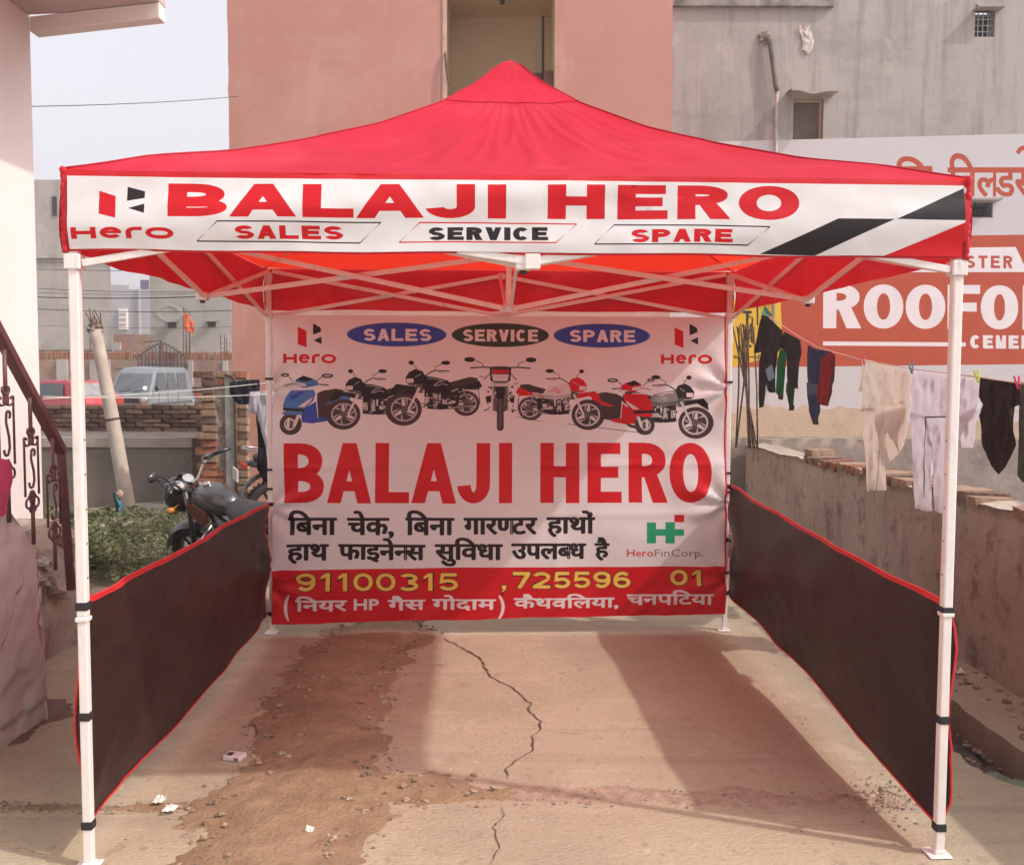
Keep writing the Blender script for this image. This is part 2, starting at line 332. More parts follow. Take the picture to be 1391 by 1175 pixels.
def fit(polys, x0, x1, ybar, ybase, base_h=None, bold=None):
    """scale text so its head line (0.64 of size) lies at ybar and foot at ybase, y down"""
    xs = [p[0] for q in polys for p in q]; a, b = min(xs), max(xs)
    k = (x1-x0)/(b-a); ky = (ybase-ybar)/(base_h or .63)
    out = [[(x0+(x-a)*k, ybase-y*ky) for x, y in q] for q in polys]
    if not bold: return out
    bx, by = bold
    return [[(x+sx*bx, y+sy*by) for x, y in q] for sx, sy in ((-1, 0), (1, 0), (-.6, -1), (.6, -1), (-.6, 1), (.6, 1)) for q in out]

def clip_rect(p, x0, x1, y0, y1):
    for ax, lim, sg in ((0, x0, 1), (0, x1, -1), (1, y0, 1), (1, y1, -1)):
        out = []; n = len(p)
        for i in range(n):
            a, b = p[i-1], p[i]; ia, ib = sg*(a[ax]-lim) >= 0, sg*(b[ax]-lim) >= 0
            if ia != ib:
                t = (lim-a[ax])/(b[ax]-a[ax]); q = [a[0]+t*(b[0]-a[0]), a[1]+t*(b[1]-a[1])]; q[ax] = lim; out.append(tuple(q))
            if ib: out.append((b[0], b[1]))
        p = out
        if len(p) < 3: return None
    return p
def print_sheet(name, U, V, nu, nv, layers, fn, mats, parent, smooth=True, base=0, tile=5):
    """one sheet whose printed areas are its own faces. layers: [(material index, polys)] painted in order."""
    du, dv = (U[1]-U[0])/nu, (V[1]-V[0])/nv
    NU, NV = math.ceil(nu/tile), math.ceil(nv/tile); cells = {}
    polys = []
    for m, ps in layers:
        for p in ps:
            ar = sum(p[i-1][0]*p[i][1]-p[i][0]*p[i-1][1] for i in range(len(p)))
            if abs(ar) < 1e-3: continue
            if ar < 0: p = p[::-1]
            xs = [q[0] for q in p]; ys = [q[1] for q in p]; k = len(polys); polys.append((m, p))
            i0, i1 = int((min(xs)-U[0])/du/tile), int((max(xs)-U[0])/du/tile); j0, j1 = int((min(ys)-V[0])/dv/tile), int((max(ys)-V[0])/dv/tile)
            for i in range(max(0, i0), min(NU-1, i1)+1):
                for j in range(max(0, j0), min(NV-1, j1)+1): cells.setdefault((i, j), []).append(k)
    gv = []; gf = []; gm = []; key = {}
    def vid(x, y):
        k = (round(x*200), round(y*200))
        if k not in key: key[k] = len(gv); gv.append(fn(x, y))
        return key[k]
    for ti in range(NU):
        for tj in range(NV):
            a, b_ = ti*tile, min(nu, ti*tile+tile); c, d = tj*tile, min(nv, tj*tile+tile)
            vs = []; fs = []; loc = []; n = b_-a+1
            for j in range(c, d+1):
                for i in range(a, b_+1): vs.append((U[0]+du*i, V[0]+dv*j))
            for j in range(d-c):
                for i in range(b_-a): q = j*n+i; fs.append([q, q+1, q+n+1, q+n])
            got = False
            for k in cells.get((ti, tj), ()):
                q = clip_rect(polys[k][1], U[0]+du*a, U[0]+du*b_, V[0]+dv*c, V[0]+dv*d)
                if not q: continue
                q = [w_ for i, w_ in enumerate(q) if abs(w_[0]-q[i-1][0])+abs(w_[1]-q[i-1][1]) > 1e-4]
                if len(q) < 3: continue
                o = len(vs); vs += q; fs.append(list(range(o, o+len(q)))); loc.append((polys[k][0], q)); got = True
            if got:
                r = delaunay_2d_cdt([Vector(v) for v in vs], [], fs, 1, 1e-4); ov = [(v.x, v.y) for v in r[0]]
                bb = [(min(p[0] for p in q), max(p[0] for p in q), min(p[1] for p in q), max(p[1] for p in q)) for _, q in loc]; it = []
                for f in r[2]:
                    cx, cy = sum(ov[i][0] for i in f)/len(f), sum(ov[i][1] for i in f)/len(f); mm = base
                    for (m, q), e in zip(reversed(loc), reversed(bb)):
                        if e[0] <= cx <= e[1] and e[2] <= cy <= e[3]:
                            ins = False
                            for i in range(len(q)):
                                x1, y1 = q[i-1]; x2, y2 = q[i]
                                if (y1 > cy) != (y2 > cy) and cx < (x2-x1)*(cy-y1)/(y2-y1)+x1: ins = not ins
                            if ins: mm = m; break
                    it.append((f, mm))
            else: ov, it = vs, [(f, base) for f in fs]
            for f, m in it:
                f = tuple(vid(*ov[i]) for i in f)
                if len(set(f)) > 2: gf.append(tuple(dict.fromkeys(f))); gm.append(m)
    me = bpy.data.meshes.new(name); me.from_pydata(gv, [], gf); me.update()
    for mt in mats: me.materials.append(mt)
    me.polygons.foreach_set('material_index', gm)
    if smooth: me.polygons.foreach_set('use_smooth', [True]*len(me.polygons))
    me.validate()
    o = bpy.data.objects.new(name, me); COL.objects.link(o)
    if parent: o.parent = parent
    return o
I = {k: i for i, k in enumerate(INKS)}
# ================================================================== SETTING: ground, drain, dirt
def edge_noise(y, a=.012, f=6): return a*noise.noise(Vector((y*f, 3.1, 0)))+a*.5*noise.noise(Vector((y*f*3.7, 8, 0)))
g = MB(); TX0, TX1 = 1.975, 2.225
Ys = [3.80+.06*i for i in range(121)]
lft = [(TX0+edge_noise(y, .05)+(max(0, 4.05-y)/.25)**2*.13, y) for y in Ys]
g.prism([(-70, -6), (1.6, -6), (1.6, 160), (-70, 160)], -.12, 0, 'Z')
g.v = [v for v in g.v]
slab = MB()
slab.add([(-70, -6, 0), (1.5, -6, 0), (1.5, 160, 0), (-70, 160, 0)], [(0, 1, 2, 3)])
slab.add([(1.5, 11, 0), (60, 11, 0), (60, 160, 0), (1.5, 160, 0)], [(0, 1, 2, 3)])
slab.add([(1.5, -6, 0), (60, -6, 0), (60, 3.8, 0), (1.5, 3.8, 0)], [(0, 1, 2, 3)])
n = len(lft)
slab.add([(1.5, y, 0) for _, y in lft]+[(x, y, 0) for x, y in lft]+[(x, y, -.3) for x, y in lft],
         [(i, n+i, n+i+1, i+1) for i in range(n-1)]+[(n+i, 2*n+i, 2*n+i+1, n+i+1) for i in range(n-1)])
slab.add([(1.95, 3.8, 0), (2.3, 3.8, 0), (2.3, 3.8, -.3), (1.95, 3.8, -.3)], [(0, 1, 2, 3)])
ground = slab.build('ground', M_conc, fix=False); tag(ground, kind='structure')
d = MB(); d.grid(16, 120, lambda u, v: (1.85+u*.5, 3.5+v*7.6, -.125+.04*noise.noise(Vector((u*5, v*40, 0)))+.02*noise.noise(Vector((u*14, v*160, 2)))))
M_sludge = mat('drain_sludge', (.10, .075, .065), .55, .4, 14, bump=1, bscale=40)
tag(d.build('drain_channel', M_sludge, fix=False, smooth=True), kind='structure')
d = MB()
nn = len(Ys); lk = [(TX1+edge_noise(y+40, .018), y) for y in Ys]
d.add([(x, y, -.3) for x, y in lk]+[(x, y, .035+.01*noise.noise(Vector((y*4, 0, 0)))) for x, y in lk]+[(2.62, y, .05) for x, y in lk],
      [(i, nn+i, nn+i+1, i+1) for i in range(nn-1)]+[(nn+i, 2*nn+i, 2*nn+i+1, nn+i+1) for i in range(nn-1)])
d.add([(2.225, 3.8, -.3), (2.62, 3.8, -.3), (2.62, 3.8, .05), (2.225, 3.8, .035)], [(0, 1, 2, 3)])
tag(d.build('drain_ledge', M_conc, fix=False), kind='structure')

def sdist(p, poly):
    x, y = p; ins = False; dm = 1e9
    for i in range(len(poly)):
        ax, ay = poly[i-1]; bx, by = poly[i]
        if (ay > y) != (by > y) and x < (bx-ax)*(y-ay)/(by-ay)+ax: ins = not ins
        dx, dy = bx-ax, by-ay; t = max(0, min(1, ((x-ax)*dx+(y-ay)*dy)/(dx*dx+dy*dy)))
        dm = min(dm, (x-ax-t*dx)**2+(y-ay-t*dy)**2)
    return math.sqrt(dm)*(1 if ins else -1)
def mound(name, pix, H, res=.022, wob=.07, m=None, reach=.25, world=None):
    poly = world or [tuple(gnd(*p)[:2]) for p in pix]
    xs = [p[0] for p in poly]; ys = [p[1] for p in poly]; x0, x1, y0, y1 = min(xs)-.1, max(xs)+.1, min(ys)-.1, max(ys)+.1
    nx, ny = int((x1-x0)/res), int((y1-y0)/res); b = MB(); hs = {}
    for j in range(ny+1):
        for i in range(nx+1):
            x, y = x0+(x1-x0)*i/nx, y0+(y1-y0)*j/ny
            s = sdist((x, y), poly)+wob*noise.noise(Vector((x*5, y*5, 1)))+wob*.5*noise.noise(Vector((x*19, y*19, 4)))+wob*.3*noise.noise(Vector((x*47, y*47, 14)))
            h = H*max(-1, min(1, s/reach)) if s > 0 else s*.35
            h += (.006*noise.noise(Vector((x*22, y*22, 7)))+.010*max(0, noise.noise(Vector((x*9, y*9, 17))))+.003*noise.noise(Vector((x*60, y*60, 3))))*min(1, max(0, s*9))
            hs[i, j] = (x, y, h-.0005)
    idx = {}
    for j in range(ny):
        for i in range(nx):
            q = [(i, j), (i+1, j), (i+1, j+1), (i, j+1)]
            if max(hs[k][2] for k in q) > -.004:
                f = []
                for k in q:
                    if k not in idx: idx[k] = len(b.v); b.v.append(hs[k])
                    f.append(idx[k])
                b.f.append(tuple(f)); b.m.append(0)
    o = b.build(name, m or M_dirt, smooth=True, fix=False); tag(o, kind='structure'); return o
DIRT = [(452, 852), (425, 880), (395, 905), (385, 930), (352, 965), (346, 1000), (350, 1030), (318, 1062), (262, 1092), (232, 1112), (262, 1135), (240, 1160), (238, 1185), (235, 1300), (430, 1300), (490, 1180), (505, 1140), (540, 1112), (545, 1096), (620, 1092), (690, 1090), (700, 1068), (640, 1058), (545, 1056), (522, 1050), (525, 1000), (530, 950), (548, 905), (568, 882), (600, 866), (580, 848), (560, 838), (500, 838)]
mound('dirt_patch', DIRT, .022, .018, .10)
mound('dirt_strip', [(0, 1098), (60, 1096), (140, 1098), (205, 1094), (262, 1090), (262, 1102), (200, 1108), (120, 1103), (60, 1106), (0, 1108)], .006, .014, .02, reach=.05)
mound('dust_strip', [(690, 1066), (800, 1066), (900, 1070), (1000, 1068), (1090, 1072), (1240, 1078), (1240, 1092), (1100, 1098), (1000, 1096), (860, 1090), (700, 1088)], .003, .02, .05, m=mat('dusty_sweepings', (.38, .27, .20), .95, .25, 20, bump=.8), reach=.05)
mound('wet_soil', [(100, 950), (40, 952), (30, 985), (-60, 1010), (-60, 1040), (30, 1015), (60, 990), (100, 978)], .008, .02, .05, m=mat('damp_soil', (.17, .10, .075), .8, .3, 9, bump=1), reach=.1)

def ribbon(pix, w0, seed, close=.0035, name='ground_crack', m=None):
    pts = []
    P = [gnd(*p) for p in pix]; rr = random.Random(seed)
    for a, b in zip(P, P[1:]):
        k = max(2, int((b-a).length/.012))
        for i in range(k): pts.append(a.lerp(b, i/k))
    N = len(pts); bb = MB(); vs = []
    for i, p in enumerate(pts):
        t = i*.012
        q = p+Vector((.018*noise.noise(Vector((t*14, seed, 0)))+.008*noise.noise(Vector((t*55, seed, 5))), .010*noise.noise(Vector((t*20, seed, 9))), 0))
        w_ = w0*(.35+.9*abs(noise.noise(Vector((t*9, seed, 2))))+.6*abs(noise.noise(Vector((t*40, seed, 2)))))*min(1, i/8, (N-1-i)/8+.01)
        vs += [(q.x-w_, q.y-w_*.5, close), (q.x+w_, q.y+w_*.5, close)]
    bb.add(vs, [(2*i, 2*i+1, 2*i+3, 2*i+2) for i in range(N-1)])
    return tag(bb.build(name, m or M_crack, fix=False), kind='structure')
ribbon([(600, 866), (632, 882), (655, 895), (668, 920), (700, 935), (722, 955), (722, 968), (738, 980), (736, 992), (727, 1000), (726, 1020), (702, 1035), (690, 1045), (695, 1062)], .0065, 1)
ribbon([(684, 1092), (688, 1105), (676, 1125), (680, 1150), (678, 1165), (665, 1180)], .0045, 2)
ribbon([(738, 994), (790, 996), (830, 990), (900, 988), (990, 985)], .0022, 3)
ribbon([(356, 975), (349, 985), (352, 1000), (346, 1010)], .008, 4)
ribbon([(90, 1112), (140, 1110), (215, 1107)], .004, 5)

# soil under the weeds, and a low earth rise by the house
mound('weed_soil', None, .05, .12, .2, m=mat('garden_soil', (.22, .16, .115), .95, .35, 4, bump=1), reach=.8, world=[(-1.95, 6.6), (-1.7, 8), (-1.75, 10.6), (-6.5, 10.9), (-6.5, 8), (-3.2, 6.9), (-2.6, 6.5)])

# ------------------------------------------------------------------ brick helper (pieces share meshes)
def brick_meshes(L=.23, W=.11, H=.068):
    out = []
    for k in range(4):
        b = MB(); b.box(-L/2, -W/2, 0, L/2, W/2, H)
        rr = random.Random(k+50); b.v = [(x+rr.uniform(-.006, .006), y+rr.uniform(-.005, .005), z+rr.uniform(-.004, .004)) for x, y, z in b.v]
        me = bpy.data.meshes.new('brick'); me.from_pydata(b.v, [], b.f); me.materials.append(M_brick[k]); me.update(); out.append(me)
    return out
BR = brick_meshes()
def brick(parent, loc, rz=0, k=None, sc=(1, 1, 1), rx=0, ry=0):
    o = bpy.data.objects.new('brick', BR[random.choice([0, 1, 2, 2, 3]) if k is None else k]); COL.objects.link(o)
    if parent: o.parent = parent
    o.location = loc; o.rotation_euler = (rx, ry, rz+random.uniform(-.02, .02)); o.scale = sc; return o

# ------------------------------------------------------------------ right boundary wall
def wall_profile_z(y): return .955+.02*noise.noise(Vector((y*1.7, 0, 0)))+.012*noise.noise(Vector((y*8, 3, 0)))-(y-6)*.012
bw = empty('boundary_wall', (2.56, 6, 0), 0, 'weathered plastered brick wall running back from the right edge of the photo beside the drain', 'wall')
b = MB(); NY, NZ = 130, 14; Y0, Y1 = 2.6, 10.35
def wx(y): return -.035*(y-6)/4
def wall_fn(side):
    def fn(u, v):
        y = Y0+(Y1-Y0)*u; zt = wall_profile_z(y); z = zt*v
        x = (0 if side == 0 else .26)+wx(y)+(-.01 if side == 0 else .01)*noise.noise(Vector((y*3, z*3, side)))+.006*noise.noise(Vector((y*11, z*11, side)))
        if side == 0: x += .02*max(0, noise.noise(Vector((y*2.2, z*5+4, 1))))*(v > .8)
        return (x, y-6, z)
    return fn
b.grid(NY, NZ, wall_fn(0)); b.grid(NY, NZ, wall_fn(1))
top = []
for i in range(NY+1):
    y = Y0+(Y1-Y0)*i/NY; zt = wall_profile_z(y)
    for j in range(5):
        t = j/4; x = wx(y)+.26*t; a = wall_fn(0)(i/NY, 1); c = wall_fn(1)(i/NY, 1)
        p = Vector(a).lerp(Vector(c), t); p.z += .02*noise.noise(Vector((y*6, t*4, 5)))*(0 < t < 1)+.015*(0 < t < 1)
        top.append(tuple(p))
b.add(top, [(i*5+j, i*5+j+1, (i+1)*5+j+1, (i+1)*5+j) for i in range(NY) for j in range(4)])
b.box(.005+wx(Y1), Y1-6-.001, 0, .255+wx(Y1), Y1-6+.02, .88)
b.build('plaster_face', M_oldplaster, bw, fix=False, weld=True, smooth=True)
cap = MB(); cap.box(-.045, 0, 0, .0, .001, .001)
rr = random.Random(3)
y = 3.3
while y < 8.3:   # bare bricks laid across the top, standing proud of the broken plaster
    if not (5.0 < y < 5.2) and rr.random() > (.25 if y < 5.9 else .45):
        brick(bw, (.10+wx(y)+rr.uniform(-.012, .012), y-6, wall_profile_z(y)-.022+rr.uniform(-.008, .006)), rr.uniform(-.05, .05), rr.choice([1, 2, 2, 3]), (rr.uniform(.95, 1.08), .98, .9), rx=rr.uniform(-.06, .06), ry=rr.uniform(-.05, .05))
    y += .118
lb = brick(None, at(1113, 632, 8.6), .3, 2, (1, 1, 1.1)); lb.name = 'loose_brick'; lb.location = (2.66, 8.3, .945)
tag(lb, 'single loose brick lying on top of the boundary wall behind the dark clothes', 'brick')
# end pier and cross wall
cw = empty('cross_wall', (2.5, 10.4, 0), 0, 'low rough cement wall crossing behind the washing line at the foot of the painted building', 'wall')
b = MB()
b.grid(90, 8, lambda u, v: (-.15+u*8, 0+.012*noise.noise(Vector((u*30, v*4, 0))), v*(.965+.02*noise.noise(Vector((u*24, 0, 0))))))
b.grid(90, 3, lambda u, v: (-.15+u*8, v*.23, .965+.02*noise.noise(Vector((u*24, 0, 0)))+.01*noise.noise(Vector((u*50, v*5, 3)))*(v > 0)))
b.grid(90, 2, lambda u, v: (-.15+u*8, .23, v*.97))
M_rough = mat('rough_cement', (.33, .26, .215), .95, scale=3, col2=(.20, .155, .13), bump=1, bscale=14, detail=12)
b.build('cement_face', M_rough, cw, fix=False, weld=True, smooth=True)

# ------------------------------------------------------------------ grey building with painted advert
GY = 14.0
gb = empty('grey_building', (6, GY, 0), 0, 'tall grey cement plastered building with small windows and a painted advertisement on its lower wall', 'building')
def gl(px, py, dy=0): p = at(px, py, GY); return (p.x-6, p.z)
def wall_with_holes(name, x0, x1, z0, z1, holes, parent, m, thick=.25, y=0, extra_x=()):
    xs = sorted(set([x0, x1]+[h[0] for h in holes]+[h[1] for h in holes]+list(extra_x)))
    zs = sorted(set([z0, z1]+[h[2] for h in holes]+[h[3] for h in holes])); b = MB()
    for i in range(len(xs)-1):
        for j in range(len(zs)-1):
            cx, cz = (xs[i]+xs[i+1])/2, (zs[j]+zs[j+1])/2
            if any(h[0] < cx < h[1] and h[2] < cz < h[3] for h in holes): continue
            b.add([(xs[i], y, zs[j]), (xs[i+1], y, zs[j]), (xs[i+1], y, zs[j+1]), (xs[i], y, zs[j+1])], [(0, 1, 2, 3)])
    for h in holes:
        a, c, e, f = h; t = y+thick
        b.add([(a, y, e), (c, y, e), (c, y, f), (a, y, f), (a, t, e), (c, t, e), (c, t, f), (a, t, f)], [(0, 4, 5, 1), (1, 5, 6, 2), (2, 6, 7, 3), (3, 7, 4, 0)])
    return b.build(name, m, parent, fix=False)
def hole(px0, px1, py0, py1):
    a = gl(px0, py1); c = gl(px1, py0); return (a[0], c[0], a[1], c[1])
H1, H2, H3 = hole(1074, 1116, 131, 191), hole(1320, 1348, 12, 46), hole(1318, 1346, 271, 291)
xl = gl(905, 100)[0]; ztl = gl(1000, 6)[1]; xs_ = gl(1116, 20)[0]
wall_with_holes('wall', xl-3, 9, -.1, ztl, [h for h in (H1, H3)]+[(H2[0], H2[1], H2[2], ztl)], gb, M_plaster)
wall_with_holes('upper_wall', xs_, 9, ztl, ztl+3.2, [(H2[0], H2[1], ztl, max(H2[3], ztl+.02))], gb, M_plaster)
b = MB(); b.box(xs_-.05, .02, ztl, xs_-.001, 3, ztl+3.2); b.box(xl-3, .02, ztl-.3, xs_-.06, 5, ztl-.02); b.build('side_wall', M_plaster, gb)
b = MB(); b.box(xl-3, -.07, ztl-.03, xs_+.12, .5, ztl+.07); b.build('parapet_slab', mat('parapet_cement', (.30, .27, .25), .9, .4, 5), gb, bevel=.01)
for h, kind in ((H1, 0), (H2, 1), (H3, 2)):
    wnd = MB(); wnd.box(h[0]+.001, .16, h[2], h[1]-.001, .18, h[3]); wo = wnd.build('window', M_plaster2 if kind == 0 else M_void, gb)
    if kind == 0: wo.data.materials[0] = mat('boarded_window', (.19, .14, .115), .8, .2, 2)
    f = MB(); t = .022
    for a in ((h[0]+.002, h[0]+t), (h[1]-t, h[1]-.002)): f.box(a[0], .10, h[2]+.002, a[1], .158, h[3]-.002)
    f.box(h[0]+t, .10, h[2]+.002, h[1]-t, .158, h[2]+t); f.box(h[0]+t, .10, h[3]-t, h[1]-t, .158, h[3]-.002); f.build('window_frame', M_cream if kind == 0 else M_plaster2, wo)
    if kind:
        gr = MB()
        for i in range(1, 4): x = h[0]+(h[1]-h[0])*i/4; gr.tube([(x, .06, h[2]), (x, .06, h[3])], .009, 5)
        for i in range(1, 4): z = h[2]+(h[3]-h[2])*i/4; gr.tube([(h[0], .055, z), (h[1], .055, z)], .007, 5)
        gr.build('window_grille', M_plaster2 if kind == 1 else M_wire, wo)
    if kind == 0:
        c = MB(); c.grid(12, 4, lambda u, v: (h[0]-.11+u*(h[1]-h[0]+.24), -.28*(1-v), h[3]+.03-.035*math.sin(u*math.pi)**2+.02*v+.01*math.sin(u*11)))
        c.grid(12, 4, lambda u, v: (h[0]-.11+u*(h[1]-h[0]+.24), -.28*(1-v), h[3]+.055-.035*math.sin(u*math.pi)**2+.02*v+.01*math.sin(u*11)))
        c.grid(12, 1, lambda u, v: (h[0]-.11+u*(h[1]-h[0]+.24), -.28, h[3]+.03+.025*v-.035*math.sin(u*math.pi)**2+.01*math.sin(u*11)))
        c.build('window_hood', M_plaster, gb, weld=True)
    else:
        c = MB(); c.prism([(h[0]-.05, h[3]+.01), (h[1]+.06, h[3]+.01), (h[1]+.09, h[3]+.055), (h[0]-.02, h[3]+.045)], -.16, -.001); c.build('window_hood', M_plaster, gb, bevel=.008)
p0, p1, p2 = gl(1038, 52), gl(1050, 123), gl(1051, 240)
b = MB(); b.tube([(p0[0]-.06, .03, p0[1]+.02), (p0[0], -.06, p0[1]), (p0[0]+.03, -.07, p0[1]-.06), (p1[0]-.01, -.07, p1[1]+.05), (p1[0]+.01, -.06, p1[1])], .035, 8); b.build('drain_pipe', mat('old_pipe', (.17, .13, .115), .8, .35, 6), gb, smooth=True)
b = MB(); b.tube([(p1[0]+.01, -.05, p1[1]+.03), (p2[0], -.05, p2[1]-3)], .024, 8); b.build('waste_pipe', mat('pipe_pale', (.48, .38, .34), .7, .2, 6), gb, smooth=True)
b = MB(); b.ell((p0[0]-.03, -.0, p0[1]+.03), (.11, .05, .09), wob=.7); b.build('pipe_patch', M_rough, gb)
c0 = gl(1091, 50); b = MB()
b.grid(5, 6, lambda u, v: (c0[0]-.08+u*.16+.03*math.sin(v*5), -.02-.03*abs(noise.noise(Vector((u*4, v*4, 1)))), c0[1]-.19+v*.36+.03*math.sin(u*7))); b.build('torn_paper', mat('torn_paper', (.62, .55, .50), .8, .2, 20), gb, fix=False)
for wy, k in ((8, 1), (16, -1)):
    c = gl(917, 45+wy)
# painted advertisement: real coats of paint on the plaster, one sheet
def dev(segs, off, x0, x1, yb, yf, cut=.13):
    p, _ = script_text(segs, 0, cut); return fit(p, x0, x1, yb, yf, bold=(1.3, .9))
AI = ['paint_pale', 'paint_orange', 'paint_yellow', 'paint_black', 'paint_green', 'paint_cream', 'paint_letter']
AM = [mat('wall_paint_pale_blue', (.57, .54, .56), .85, scale=1.2, col2=(.55, .52, .53), bump=.2, bscale=12, detail=10, stain=(3, .62, .75, (.45, .42, .40), .5)),
      mat('wall_paint_orange', (.47, .078, .034), .85, scale=1.5, col2=(.41, .065, .03), bump=.25, bscale=12, detail=10, stain=(5, .62, .74, (.42, .14, .09), .6)),
      mat('wall_paint_yellow', (.72, .47, .04), .85, .1, 3), mat('wall_paint_black', (.04, .035, .035), .85), mat('wall_paint_green', (.03, .18, .12), .85),
      mat('peeled_plaster', (.58, .46, .34), .9, scale=1.8, col2=(.46, .35, .26), bump=.7, bscale=14, detail=12, stain=(4, .55, .7, (.30, .27, .25), .5)),
      mat('wall_paint_letter', (.78, .71, .73), .85, .05, 3)]
def jag(x0, x1, y, a, n=26, f=1.0, s=0): return [(x0+(x1-x0)*i/n, y+a*noise.noise(Vector((i*f, s, 0)))*2) for i in range(n+1)]
L = []
L.append((5, [jag(1000, 1500, 551, 6, 50, .6, 2)+[(1500, 652), (1000, 652)], jag(860, 1000, 560, 6, 10, .6, 2)+[(1000, 652), (860, 652)]]))
L.append((0, [[(1170, 556), (1230, 546), (1330, 553), (1420, 556), (1500, 560), (1500, 570), (1300, 566), (1240, 572), (1190, 562)]]))
L.append((1, [[(1000, 497), (1000, 322), (1500, 312), (1500, 487), (1391, 490), (1180, 494)]]))
L.append((6, [[(1270, 366), (1268, 333), (1378, 331), (1392, 360), (1404, 331), (1500, 330), (1500, 364)], [(1100, 367), (1268, 336), (1270, 366)]]))
L.append((1, word('MASTER', 1276, 1374, 343, 360, 4, 3.6, .35)))
L.append((6, letters([('R', 1117, 1169), ('O', 1172, 1226), ('O', 1229, 1283), ('F', 1286, 1330), ('O', 1331, 1382), ('N', 1388, 1436)], 383, 443, 18, 12)+[rect(1117, 461, 1311, 466.5)]))
L.append((6, word('CEMENT', 1317, 1418, 451, 469, 6, 4.4, .25)))
L.append((2, [[(985, 500), (985, 405), (1059, 408), (1063, 482), (1040, 484)]]))
L.append((3, word('E', 1008, 1020, 445, 470, 4, 4)+[[(1026, 404), (1029, 404), (1029, 440), (1027, 440)], rect(1008, 420, 1020, 424)]+[rect(1012, 424, 1016, 440)]))
L.append((4, [[(1037, 412), (1034, 430), (1050, 428)]]))
L.append((1, dev(['आ', 'ित'], .03, 1155, 1263, 228, 262)+[[(1140, 230), (1264, 229), (1264, 224), (1140, 225)]]))
L.append((1, dev(['िब', 'ल~', 'ड', 'स'], .035, 1286, 1408, 226, 262)+stroke(arc(1388, 214, 9, 9, 200, 380, 8), 6, 5)))
def adv_fn(u, v):
    if v < 235: v += (235-v)/45*((193-(u-905)*.033)-190)
    p = at(u, v, GY-.006); return (p.x-6, -.006, p.z)
def edge_layer():
    return [[(905, 193), (1000, 190), (1100, 187), (1200, 185), (1240, 181), (1391, 178), (1500, 176), (1500, 560), (905, 560)]]
# cut the window opening out by laying the paint in sheets around it
def adv_sheet(U, V, nm): return print_sheet(nm, U, V, 12, 8, L, adv_fn, AM, gb, smooth=False, tile=1)
def open_fix(h, u0, u1, v0, v1): return None
adv_sheet((906, 1500), (292, 652), 'painted_advert')
adv_sheet((906, 1317.5), (190, 292), 'painted_advert_top'.replace('_top', ''))
adv_sheet((1346.5, 1500), (190, 292), 'painted_advert')
adv_sheet((1317.5, 1346.5), (190, 270.5), 'painted_advert')

# ------------------------------------------------------------------ pink building with the open recess
PY = 11.0
pb = empty('pink_building', (0, PY, 0), 0, 'terracotta pink plastered building with an open cream recess above the canopy peak', 'building')
def pl(px, py): p = at(px, py, PY); return (p.x, p.z)
pxl, pxr = pl(311, 300)[0], pl(909, 200)[0]; rx0, rx1 = pl(599, 60)[0], pl(750, 60)[0]; rz0 = pl(650, 230)[1]
ZT = 8.2
b = MB(); nE = 70
def ragged(x, s): return [(x+s*(.012*noise.noise(Vector((z*9, x, 0)))+.010*(noise.noise(Vector((z*27, x, 3))) > .1)), z) for z in [ZT*i/nE for i in range(nE+1)]]
Lr, Rr = ragged(pxl, -1), ragged(pxr, 1)
for i in range(nE):
    z0, z1 = Lr[i][1], Lr[i+1][1]; zm = (z0+z1)/2
    if zm < rz0:
        b.add([(Lr[i][0], 0, z0), (Rr[i][0], 0, z0), (Rr[i+1][0], 0, z1), (Lr[i+1][0], 0, z1)], [(0, 1, 2, 3)])
    else:
        b.add([(Lr[i][0], 0, z0), (rx0, 0, z0), (rx0, 0, z1), (Lr[i+1][0], 0, z1)], [(0, 1, 2, 3)])
        b.add([(rx1, 0, z0), (Rr[i][0], 0, z0), (Rr[i+1][0], 0, z1), (rx1, 0, z1)], [(0, 1, 2, 3)])
    b.add([(Lr[i][0], 0, z0), (Lr[i+1][0], 0, z1), (Lr[i+1][0]+.02, 6, z1), (Lr[i][0]+.02, 6, z0)], [(0, 1, 2, 3)])
    b.add([(Rr[i][0], 0, z0), (Rr[i][0]-.02, 6, z0), (Rr[i+1][0]-.02, 6, z1), (Rr[i+1][0], 0, z1)], [(0, 1, 2, 3)])
zst = Lr[min(range(nE+1), key=lambda i: abs(Lr[i][1]-rz0) if True else 0)][1]
b.build('wall', M_pink, pb, fix=False)
r0 = [z for _, z in Lr if z >= rz0-.12][0]
b = MB(); dpt = 1.3
b.add([(rx0, 0, r0-.2), (rx0, dpt, r0-.2), (rx0, dpt, ZT), (rx0, 0, ZT)], [(0, 1, 2, 3)])
b.add([(rx1, 0, r0-.2), (rx1, dpt, r0-.2), (rx1, dpt, ZT), (rx1, 0, ZT)], [(0, 1, 2, 3)])
b.add([(rx0-.5, dpt, r0-.2), (rx1+.5, dpt, r0-.2), (rx1+.5, dpt, ZT), (rx0-.5, dpt, ZT)], [(0, 1, 2, 3)])
b.add([(rx0, 0, r0), (rx1, 0, r0), (rx1, dpt, r0), (rx0, dpt, r0)], [(0, 1, 2, 3)])
zc = at(680, -6, PY+.6).z
b.add([(rx0, 0, zc+.12), (rx1, 0, zc+.12), (rx1, dpt, zc), (rx0, dpt, zc)], [(0, 1, 2, 3)])
b.build('recess', M_cream, pb, fix=False)
b = MB(); b.box(rx0-.012, -.012, r0, rx0+.035, .03, ZT); b.build('recess_trim', mat('trim_pink_pale', (.60, .40, .33), .8), pb)
b = MB(); x = at(733, 60, PY+dpt-.03).x; b.tube([(x, dpt-.02, ZT-1), (x+.01, dpt-.02, r0+.55), (x+.06, dpt-.06, r0+.3), (x-.02, dpt-.08, r0+.2)], .012, 6); b.build('cable', M_wire, pb)
